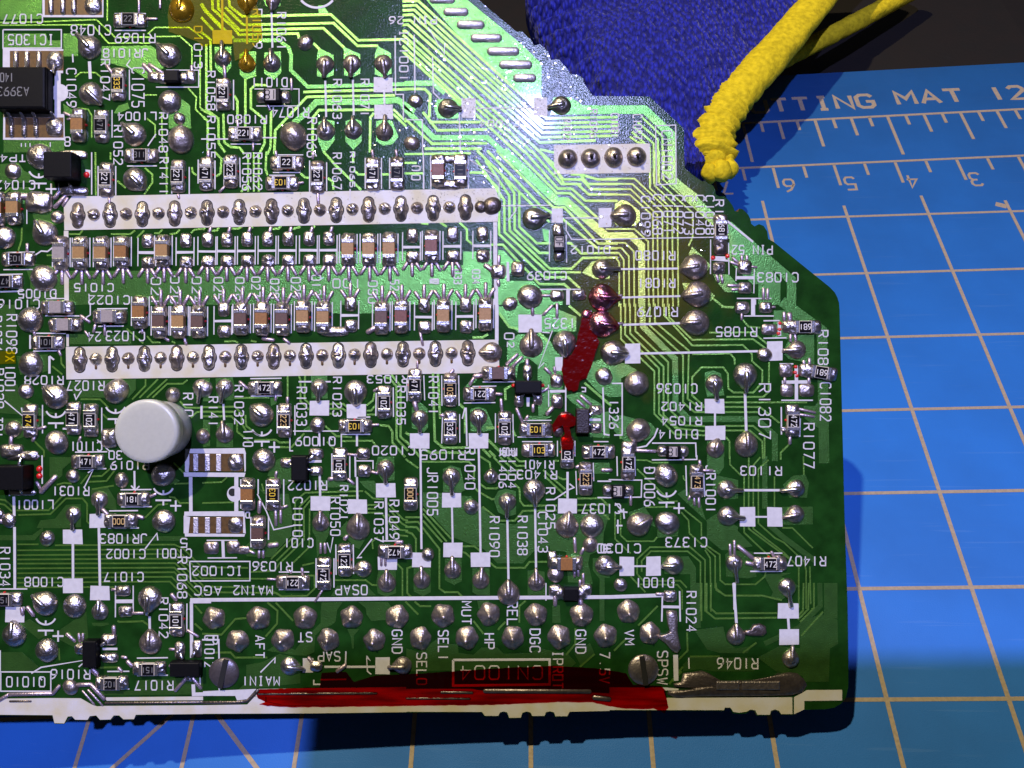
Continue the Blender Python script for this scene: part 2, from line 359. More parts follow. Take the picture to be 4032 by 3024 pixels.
def cone_joint(x, y, rx, ry=None, material='solder_dull', name='pin_joint'):
    """through-hole pin: concave faceted solder cone with the cut pin end at its top"""
    global SEED; SEED += 1
    ry = ry or rx; cx, cy = mm(x, y); ax, ay = ml(rx), ml(ry); V = []; F = []; seg = 28
    prof = [(1., -.03), (.97, .10), (.72, .30), (.48, .52), (.30, .72), (.17, .92), (.10, 1.0)]
    hh = ax * .82; so = Vector((SEED * 2.3, 0, 0)); ox, oy = RND.uniform(-.10, .10) * ax, RND.uniform(-.22, .02) * ax
    for q, zz in prof:
        for s in range(seg):
            a = 2 * math.pi * s / seg
            k = 1 + .09 * noise.noise(Vector((math.cos(a) * 1.6, math.sin(a) * 1.6, 0)) + so) + .05 * math.sin(5 * a + SEED) * (1 - zz)
            V.append((cx + ox * zz + q * k * ax * math.cos(a), cy + oy * zz + q * k * ay * math.sin(a), zz * hh))
    for r in range(len(prof) - 1):
        for s in range(seg):
            a = r * seg + s; b = r * seg + (s + 1) % seg; F.append((a, b, b + seg, a + seg))
    F.append(tuple(range((len(prof) - 1) * seg, len(prof) * seg)))
    o = mk(name, V, F, material, BOARD, True)
    V, F = rod_data([(cx + ox, cy + oy, hh * .6), (cx + ox, cy + oy - .05, hh * 1.12)], .13, .10, 8)
    mk('pin_end', V, F, 'solder_dark', o, True)
    return o
def pillow(x, y, wd, hd, material='solder', ang=0., ht=.42, name='solder_pad', parent=None, n=4.):
    global SEED; SEED += 1
    cx, cy = mm(x, y); a, b = ml(wd) / 2, ml(hd) / 2; t = math.radians(ang)
    V, F = dome_data(cx, cy, lambda q: superell(q + t, a, b, n), min(a, b) * ht * 1.6, seed=SEED, prof=.5, wob=.09, hw=.09)
    return mk(name, V, F, material, parent or BOARD, True)
def spoke(x0, y0, x1, y1, wd, material='spoke', name='solder_streak', parent=None):
    P = [mm(x0, y0), mm(x1, y1)]; r = ml(wd) / 2
    V, F = rod_data([(*P[0], .05), (*P[1], .05)], r, r * .95, 8, .7)
    return mk(name, V, F, material, parent or BOARD, True)
def cbox(cx, cy, z0, sx, sy, h, bev, ang=0.):
    V = []; c, s = math.cos(ang), math.sin(ang)
    for ins, z in ((0, z0), (0, z0 + h - bev), (bev * .35, z0 + h - bev * .3), (bev, z0 + h)):
        a, b = sx / 2 - ins, sy / 2 - ins
        for x, y in ((-a, -b), (a, -b), (a, b), (-a, b)): V.append((cx + x * c - y * s, cy + x * s + y * c, z))
    F = [(3, 2, 1, 0)]
    for r in range(3):
        for i in range(4): F.append((r * 4 + i, r * 4 + (i + 1) % 4, r * 4 + 4 + (i + 1) % 4, r * 4 + 4 + i))
    F.append((12, 13, 14, 15)); return V, F
def chip(x, y, ang, kind, mark='', mcol='mark_white', color='cap_tan', rot=None, glue=True, sc=1., fil=(1, 1), lift=.06):
    """chip resistor or capacitor; ang is the clockwise turn of its long axis from the horizontal"""
    global SEED
    cx, cy = mm(x, y); t = -math.radians(ang); L, Wd, Ht = 1.95 * sc, 1.22 * sc, (.50 if kind == 'r' else .72)
    ux, uy = math.cos(t), math.sin(t)
    def pt(a, b): return (cx + a * ux - b * uy, cy + a * uy + b * ux)
    V, F = cbox(cx, cy, lift, L - .1, Wd, Ht, .05, t)
    o = mk('resistor' if kind == 'r' else 'capacitor', V, F, 'ceramic' if kind == 'r' else color, BOARD)
    e = .36 if kind == 'r' else .42
    for sg in (-1, 1):
        V, F = cbox(*pt(sg * (L / 2 - e / 2), 0), lift - .02, e, Wd + .03, Ht + .05, .07, t); mk('end_cap', V, F, 'tin_cap', o, False)
        if fil[0 if sg < 0 else 1]:
            SEED += 1; f = RND.uniform(.46, .6)
            px, py = pt(sg * (L / 2 + .04), 0)
            V, F = dome_data(px, py, lambda q: superell(q - t, f + .16, Wd * .60, 5.), Ht * RND.uniform(.9, 1.08), seed=SEED, prof=.42, wob=.08, hw=.09)
            mk('solder_fillet', V, F, RND.choice(('solder', 'solder', 'solder_dull')), o, True)
    if kind == 'r':
        V, F = cbox(cx, cy, lift + Ht * .5, L - 2 * e - .06, Wd - .10, Ht * .5 + .035, .02, t); mk('overglaze', V, F, 'glaze_black', o)
        if mark:
            hw = .19 * len(mark); hh = .27; P = []
            r2 = t if rot is None else math.radians(rot)
            c, s = math.cos(r2), math.sin(r2); Wt = 6 * len(mark) - 2
            for i, ch in enumerate(mark):
                for st in G.get(ch, []):
                    P.append([(cx + (gx0 * c - gy0 * s), cy + (gx0 * s + gy0 * c)) for gx0, gy0 in
                              [(((i * 6 + gx) / Wt - .5) * 2 * hw, (gy / 6 - .5) * 2 * hh) for gx, gy in st]])
            strokes('marking', P, .075, lift + Ht + .05, mcol, o)
    if glue:
        for sg in ((-1, 1) if RND.random() < .35 else (RND.choice((-1, 1)),)):
            px, py = pt(RND.uniform(-.1, .1), sg * (Wd / 2 + .03)); SEED += 1
            V, F = dome_data(px, py, lambda q: .14, .24, seed=SEED, rings=4, seg=12); mk('glue_dot', V, F, 'glue_red', o, True)
    return o
def diode(x, y, ang, wd=1.15, mark='', color='epoxy', length=1.5, sold=True):
    cx, cy = mm(x, y); t = -math.radians(ang); ux, uy = math.cos(t), math.sin(t)
    V, F = cbox(cx, cy, .1, length, wd, .75, .12, t); o = mk('diode', V, F, 'epoxy', BOARD)
    for sg in (-1, 1):
        px, py = cx + sg * (length / 2 + .35) * ux, cy + sg * (length / 2 + .35) * uy
        global SEED; SEED += 1
        V, F = dome_data(px, py, lambda q: superell(q - t, .58, wd * .5, 3.2), .52, seed=SEED, prof=.5, wob=.1); mk('solder_fillet', V, F, 'solder', o, True)
    if mark:
        V, F = cbox(cx - .1 * ux, cy - .1 * uy, .4, length * .62, wd * .86, .49, .03, t); mk('printed_label', V, F, 'label_grey', o)
        P = text_polys_local(mark, cx - .1 * ux, cy - .1 * uy, .42 * wd, .34 * wd, math.pi - 0 if ang == 0 else t)
        strokes('marking', P, .09, .91, 'glaze_black', o)
    return o
def text_polys_local(s, cx, cy, hw, hh, r):
    c, sn = math.cos(r), math.sin(r); W = 6 * len(s) - 2; P = []
    for i, ch in enumerate(s):
        for st in G.get(ch, []):
            P.append([(cx + a * c - b * sn, cy + a * sn + b * c) for a, b in [(((i * 6 + gx) / W - .5) * 2 * hw, (gy / 6 - .5) * 2 * hh) for gx, gy in st]])
    return P
def block(x, y, wd, hd, h=1.0, material='epoxy', name='transistor', leads=(), bev=.12, label=None):
    cx, cy = mm(x, y); V, F = cbox(cx, cy, .12, ml(wd), ml(hd), h, bev); o = mk(name, V, F, material, BOARD)
    for (lx, ly, lw, lh) in leads:
        pillow(lx, ly, lw, lh, 'solder', name='solder_fillet', parent=o, ht=.5)
        bx, by = mm(lx, ly); tx, ty = cx - bx, cy - by; k = .45 / max(.01, math.hypot(tx, ty))
        V, F = rod_data([(bx, by, .22), (bx + tx * k, by + ty * k, .40), (bx + tx * k * 1.8, by + ty * k * 1.8, .45)], .16, .16, 8, .5); mk('pin', V, F, 'tin_cap', o, True)
    return o
def sline(w_, *c):
    P = [mm(c[i], c[i + 1]) for i in range(0, len(c), 2)]
    return strokes('silkscreen_line', [P], ml(w_), .052, 'silk', BOARD)
def sblock(x0, y0, x1, y1, material='silk'):
    z = .046 + jit(); j = [RND.uniform(-4, 4) for _ in range(8)]
    P = [mm(x0 + j[0], y0 + j[1]), mm(x1 + j[2], y0 + j[3]), mm(x1 + j[4], y1 + j[5]), mm(x0 + j[6], y1 + j[7])]
    return prism('silkscreen_block', P, .02, z, material, BOARD)
def arc(w_, cx, cy, r, a0, a1, n=14):
    return sline(w_, *sum([[cx + r * math.cos(math.radians(a0 + (a1 - a0) * i / n)), cy + r * math.sin(math.radians(a0 + (a1 - a0) * i / n))] for i in range(n + 1)], []))
def capsym(x, y):
    arc(20, x, y - 115, 115, 25, 155); sline(20, x, y - 45, x, y + 5)
    sline(20, x - 85, y + 65, x + 85, y + 65); sline(20, x, y + 65, x, y + 120)
    sline(20, x + 75, y + 125, x + 195, y + 125); sline(20, x + 135, y + 65, x + 135, y + 185)
HOLES = []
def hole(x, y, r): HOLES.append((*mm(x, y), ml(r)))
def pour(*c):
    return prism('copper_area', [mm(c[i], c[i + 1]) for i in range(0, len(c), 2)], -.01, .016 + jit(), 'masked_copper', BOARD)
def band(w_, *c):
    P = [mm(c[i], c[i + 1]) for i in range(0, len(c), 2)]
    V, F = ribbon_data(P, ml(w_), -.01, .020 + jit(), .02); return mk('copper_area', V, F, 'masked_copper', BOARD)
def bar(x, y, wd, hd):
    P = [(mm(x - wd / 2 + hd / 2, y)), (mm(x + wd / 2 - hd / 2, y))]
    V, F = rod_data([(*P[0], .02), (*P[1], .02)], ml(hd) / 2, ml(hd) / 2, 14, .75); return mk('solder_bar', V, F, 'tin_rough', BOARD, True)

def run(data):
    """plays the drawing list: one item a line, first word is the kind"""
    global CUR
    for ln in data.strip().split('\n'):
        f = ln.split()
        if not f or f[0] == '#': continue
        k = f[0]
        if k == '@': CUR = f[1]; continue
        if k == 'T':
            text(f[1], *map(float, f[2:6]), int(f[6])); continue
        if k in ('r', 'rn'):                       # resistor x y ang mark colour [rot]
            chip(float(f[1]), float(f[2]), float(f[3]), 'r', f[4] if len(f) > 4 and f[4] != '-' else '', {'w': 'mark_white', 'y': 'mark_yellow', 'g': 'mark_gold', 'd': 'mark_grey'}[f[5] if len(f) > 5 else 'w'],
                 rot=float(f[6]) if len(f) > 6 else None, glue=k == 'r'); continue
        if k == 'c':
            chip(float(f[1]), float(f[2]), float(f[3]), 'c', color='cap_' + f[4]); continue
        if k == 'b' or k == 'bd' or k == 'by' or k == 'br':
            v = list(map(float, f[1:])); joint(v[0], v[1], v[2], (v[3], v[4]) if len(v) > 3 else None, {'b': 'solder', 'bd': 'solder_dull', 'by': 'solder_gold', 'br': 'solder_red'}[k]); continue
        v = list(map(float, f[1:]))
        if k == 'L': sline(*v)
        elif k == 'W': sblock(*v)
        elif k == 't': trace([mm(v[i], v[i + 1]) for i in range(1, len(v), 2)], ml(v[0]))
        elif k == 'p': pour(*v)
        elif k == 'B': band(*v)
        elif k == 'k': spoke(*v)
        elif k == 's': pillow(*v[:4])
        elif k == 'sd': pillow(*v[:4], material='solder_dull', ht=.25)
        elif k == 'n': cone_joint(*v)
        elif k == 'e': capsym(*v)
        elif k == 'h': hole(*v)
        elif k == 'a': arc(*v)
        elif k == 'bar': bar(*v)
        else: raise ValueError(ln)
# ---------------------------------------------------------------- what is drawn and soldered on the board
run('''
@ A
p 0 0 455 0 455 205 0 215
p 690 365 810 365 850 430 850 610 690 615
p 1110 505 1640 495 1720 560 1700 640 1790 730 1600 860 1420 745 1200 690 1100 690
p 1830 1085 1990 1085 2070 1150 2080 1400 1840 1400
p 690 1130 800 1200 780 1260 700 1240
p 1240 1230 1290 1150 1390 1120 1410 1180 1280 1240
p 40 1520 700 1520 700 1640 560 1659 40 1659
p 45 365 500 365 520 440 660 440 660 520 45 520
t 15 -20 275 1010 270 1180 470 1640 470
t 15 -20 245 430 238 1050 215 1210 360 1250 405 1640 405
t 15 1170 -20 1170 230
t 15 1610 370 1690 300 2060 300 2212 420
t 15 1700 400 1960 395 2090 510 2090 740
t 15 2180 540 2180 1170 2230 1220
t 15 2050 960 2140 1060 2130 1190 2230 1290
t 15 820 840 880 790 1040 790 1120 860
t 15 1570 1035 1710 1035
t 15 840 1180 960 1190 1000 1260 1000 1500
t 15 1600 1290 1690 1360 1690 1500
t 15 1760 1220 1770 1659
T C1077 40 158 465 255 180
L 14 35 325 670 325 670 525 35 525 35 325
T IC1305 95 380 585 488 180
T C1048 780 278 1205 382 180
T R1069 1260 368 1690 465 180
T JR1018 1130 535 1610 625 180
L 13 1420 650 1380 710 1440 760
T C1049 728 750 830 1165 90
T R1047 1100 650 1195 1090 90
T C1075 1440 740 1570 1165 90
T L1004 1285 1225 1700 1310 180
T R1048 1735 1230 1825 1655 90
T R1052 1242 1370 1335 1790 90
T D1013 2118 290 2200 740 90
T 8 708 1495 765 1590 180
L 16 792 590 797 680
L 34 975 670 985 860
L 13 1250 150 1590 150
L 13 1250 333 1590 333
L 13 1410 760 1412 1090
L 12 1218 840 1218 1060
L 12 1035 1200 1035 1500
L 12 1222 1200 1222 1500
L 12 790 1290 790 1500
L 13 1810 765 2165 765 2165 950 1700 950
L 15 1610 1590 1700 1460
L 12 235 1560 235 1600
L 12 280 1560 280 1600
L 12 330 1560 330 1600
L 12 550 1550 550 1600
r 1420 228 0 22 d
r 1300 925 90 333 y
c 870 1370 90 orange
r 1115 1375 90 471 d
b 980 520 130 840 375
b 1840 605 135 1710 480
b 1465 1465 130 1330 1345
b 990 1020 130 1120 1150
b 1850 1110 130
b 1955 1290 68
bd 1970 1520 150
by 1980 110 145 1990 -40
k 1165 715 1240 820 45
k 1565 705 1710 850 60
k 1625 700 1780 800 40
k 700 1230 800 1275 36
k 740 1300 800 1290 30
k 1515 -20 1515 140 30
k 1745 -20 1745 90 30
k 1600 207 1710 207 34
k 2090 720 2090 790 40
h 1360 70 42
h 1070 1640 50
@ B
p 395 590 450 560 575 560 575 830 460 870 400 810
p 665 570 845 560 850 790 770 870 665 800
p 125 510 305 510 305 730 230 830 130 740
p 1255 520 1420 600 1420 820 1330 850 1240 830 1240 620
p 1530 510 1710 590 1710 800 1640 840 1535 820
p 1900 500 2045 580 2050 800 1950 840 1870 810 1870 590
p 1255 1330 1330 1300 1430 1320 1430 1530 1330 1659 1305 1659 1250 1530
p 1550 1320 1640 1290 1725 1320 1725 1540 1635 1630 1550 1540
p 1885 1320 1975 1300 2060 1320 2125 1490 2060 1570 1960 1585 1885 1540
p 660 0 840 0 840 60 760 110 680 60
p 1255 60 1310 60 1380 165 1260 165
B 44 330 440 830 440 930 520 958 600 955 765 1140 945 2212 915
B 70 985 1340 1120 1230 1230 1112 1860 1108 2120 1090 2300 1220
t 26 280 -20 290 70 430 180 1390 158 1690 440 2165 430 2260 500
t 26 240 80 440 272 1420 252 1680 500 1905 500
t 26 165 -20 165 90 400 330 1310 308 1535 520
t 26 100 -20 105 100 330 300 390 380 1030 366 1045 410
t 26 1200 470 1270 540
t 26 1090 1005 1130 1000 2230 972
t 26 775 1680 785 1420 1130 1055 2090 1038
t 26 1190 1680 1195 1280 1260 1200 1860 1195
t 24 460 860 460 1390
t 24 700 930 570 925 520 970 520 1180 670 1300 670 1560 620 1659
t 24 740 1200 735 1600 700 1680
t 24 340 1040 375 1100 375 1390
t 24 220 1240 230 1550 300 1600 400 1610 450 1680
t 24 -20 1190 165 1290 170 1560 240 1659
t 24 35 480 35 1190 150 1280
t 24 -20 350 80 430 85 790
t 34 -20 40 20 110 190 290 330 420
t 24 -20 190 110 330
t 24 0 1270 50 1320 50 1659
t 24 1815 1659 1820 1280 1860 1230
t 24 2070 1190 2212 1330
t 24 2070 1240 2212 1380
T R1061 805 140 900 540 90
T R1059 540 105 640 525 90
T D1011 530 850 915 945 180
T R1058 45 780 130 1195 90
T R1080 270 1255 690 1345 180
T R1074 750 1170 1150 1275 180
T R1055 45 1270 130 1720 90
T R1066 1135 1285 1235 1710 90
T R1063 1415 868 1505 1290 90
T R1071 1715 865 1805 1265 90
T IC1001 2140 330 2230 880 90
T PIN_26 2030 185 2541 262 180
a 26 1240 -140 225 40 140
L 22 745 120 755 520
L 22 475 140 480 480
L 26 208 -20 210 330
W 105 330 315 480
L 22 1330 880 1340 1275
L 22 1630 870 1640 1255
L 22 1970 990 1975 1140
L 14 2090 390 2095 1030 2180 1030 2180 1310
W 1860 845 2065 1005
W 1865 1140 2065 1295
L 14 150 860 150 1210
L 14 332 870 332 1200
L 12 560 970 1045 970 1045 1155 580 1155
L 12 285 1385 630 1385
L 12 300 1570 630 1570
L 16 -20 1515 280 1515
L 16 640 1500 800 1500
b 750 690 100 740 535
by 480 700 97 475 545
b 215 635 95 210 450
by 480 5 115 480 160
bd 760 15 82 745 130
bd 1330 700 100 1315 855
bd 1620 690 100 1605 850
bd 1960 690 100 1985 850
b 1335 1430 103 1325 1285
b 1635 1420 100 1630 1270
bd 1975 1440 100 1985 1255
b 1115 465 85
bd 985 1485 155
k 230 700 240 840 40
r 225 1030 90 221 w
r 460 1465 0 221 w
k 960 860 965 980 34
k 690 1110 730 1200 34
k 545 1550 545 1640 28
k 375 1310 382 1410 30
@ C
p 200 -20 640 -20 1250 480 1470 690 1470 1060 1380 1130 860 680 640 470
bar 390 0 310 80
bar 540 130 310 92
bar 700 270 340 96
bar 870 415 380 96
bar 1055 560 390 96
bar 1190 705 400 96
bar 1290 850 290 96
p 300 1170 340 1080 560 1080 600 1180 560 1290 340 1290
p 1600 1060 1800 1060 1890 1150 2300 1150 2300 1240 1570 1250
t 26 -40 15 130 10 1530 1290 2300 1275
t 26 -40 65 105 58 1500 1345 2300 1325
t 26 -40 115 85 108 1490 1392 2300 1376
t 26 -40 165 65 160 1482 1445 2300 1428
t 26 -40 225 40 220 1464 1497 2300 1478
t 26 -40 275 15 268 1452 1552 2060 1530
t 26 -40 340 -10 336 1460 1659 1620 1800
t 26 -40 385 -25 390 1370 1659
t 26 -40 432 1290 1659
t 26 -40 500 1200 1659
t 26 -40 560 600 1140
t 26 250 1330 880 1330 930 1380
t 26 180 1220 340 1420 880 1410
B 60 -40 1160 300 1500 880 1500 1060 1659
t 26 -20 1290 280 1565 880 1560
t 26 200 1620 820 1620
t 26 -20 970 200 970 260 1030 250 1280
B 60 -20 910 290 905 420 1010
b 450 1180 108 605 1190
b 1690 1150 105 1535 1175
b 100 1100 78
bd 60 1560 85
W 600 1070 755 1285
W 1390 1065 1535 1265
L 16 755 1180 1390 1175
L 16 85 380 95 1010
L 15 285 620 295 1010 370 1085
L 13 235 300 415 590 420 470
L 16 575 1220 590 1659
L 14 175 1300 178 1659
L 14 0 1305 170 1305
L 13 90 180 90 240
L 13 200 170 205 260
T C1084 800 1310 1230 1380 180
@ T
B 76 560 900 640 955 1190 955 1425 1175 1432 1570 1640 1730
t 17 1160 1015 1345 1190 1350 1570
t 17 1130 1065 1305 1215 1312 1590
t 17 1100 1108 1268 1250 1272 1600
t 17 1080 1150 1235 1290 1238 1620
t 17 1060 1190 1130 1240 1180 1250
T CN1002 1340 1140 1430 1560 90
L 11 1285 1097 1460 1090 1465 1600 1295 1612 1285 1097
T C1097 1090 1000 1165 1210 90
T C1081 900 990 965 1200 90
T R1096 715 955 775 1200 90
T R1072 485 1040 545 1215 90
p 620 1310 760 1310 830 1370 800 1440 660 1440
t 17 280 1300 400 1330
t 17 440 1520 490 1600 640 1605
t 17 1060 1440 1240 1440
@ D
p 0 130 200 110 260 200 330 230 330 330 0 330
p 100 380 350 380 350 560 160 560
p 350 580 560 600 640 780 420 820 360 700
p 260 1200 600 1240 700 1300 730 1659 330 1659 330 1400
p 740 1290 2212 1290 2212 1659 740 1659
t 18 1040 0 1045 470
t 18 1205 0 1205 80
t 18 1280 310 1370 390
t 18 1580 170 1660 240 1660 330 1570 460
t 18 1815 0 1815 460
t 18 0 490 110 390
t 18 240 820 235 960 200 1070
t 18 750 890 870 890 900 850
t 18 1210 890 1420 890 1470 850
t 18 1490 930 1570 850
t 18 1680 880 1730 880 1770 840
t 18 1850 890 1920 880 1960 840
t 18 2080 880 2120 840 2212 835
t 18 510 1120 610 1118
t 18 2090 160 2100 220 2140 250
T TP49 -90 25 280 100 180
T C1042 -40 310 380 402 180
T R1411 1740 60 1832 455 90
T C1015 815 1430 1235 1515 180
T C1022 970 1562 1410 1652 180
T &1005 205 1495 610 1585 180
T C1016 -20 1605 430 1700 180
T 021 1650 1365 1750 1659 90
T 020 1860 1350 1950 1640 90
T 024 2095 1360 2190 1640 90
e 425 275
L 14 1000 0 1000 460
L 12 640 340 640 470
L 14 1070 150 1070 480
L 14 1262 150 1262 470
L 14 1385 150 1710 148
L 14 1872 120 1872 450
L 14 2062 160 2062 460
L 14 2160 80 2158 340
L 12 100 460 100 780
L 12 295 540 295 780
L 12 40 1278 360 1275
L 12 60 1090 380 1085
L 12 0 1330 250 1325
L 16 0 1518 250 1512
L 12 970 1540 975 1659
L 12 0 720 40 720
L 16 390 1115 450 1075 520 1080 570 1040
L 12 500 1595 720 1590
b 440 45 145
b 145 205 92
s 430 545 300 240
k 130 480 320 480 80
b 630 705 76
b 490 880 138 395 740
b 45 930 128
b 480 1370 148
b 1470 295 132 1560 380
c 170 610 90 tan
r 1165 300 90 221 w
r 1945 265 90 221 w
r 1545 40 0 311 d
r 200 1165 0 103 d 180
r 70 1410 0 471 d 180
c 2 615 90 cap
'''.replace('c 2 615 90 cap', 'c -10 615 90 orange'))
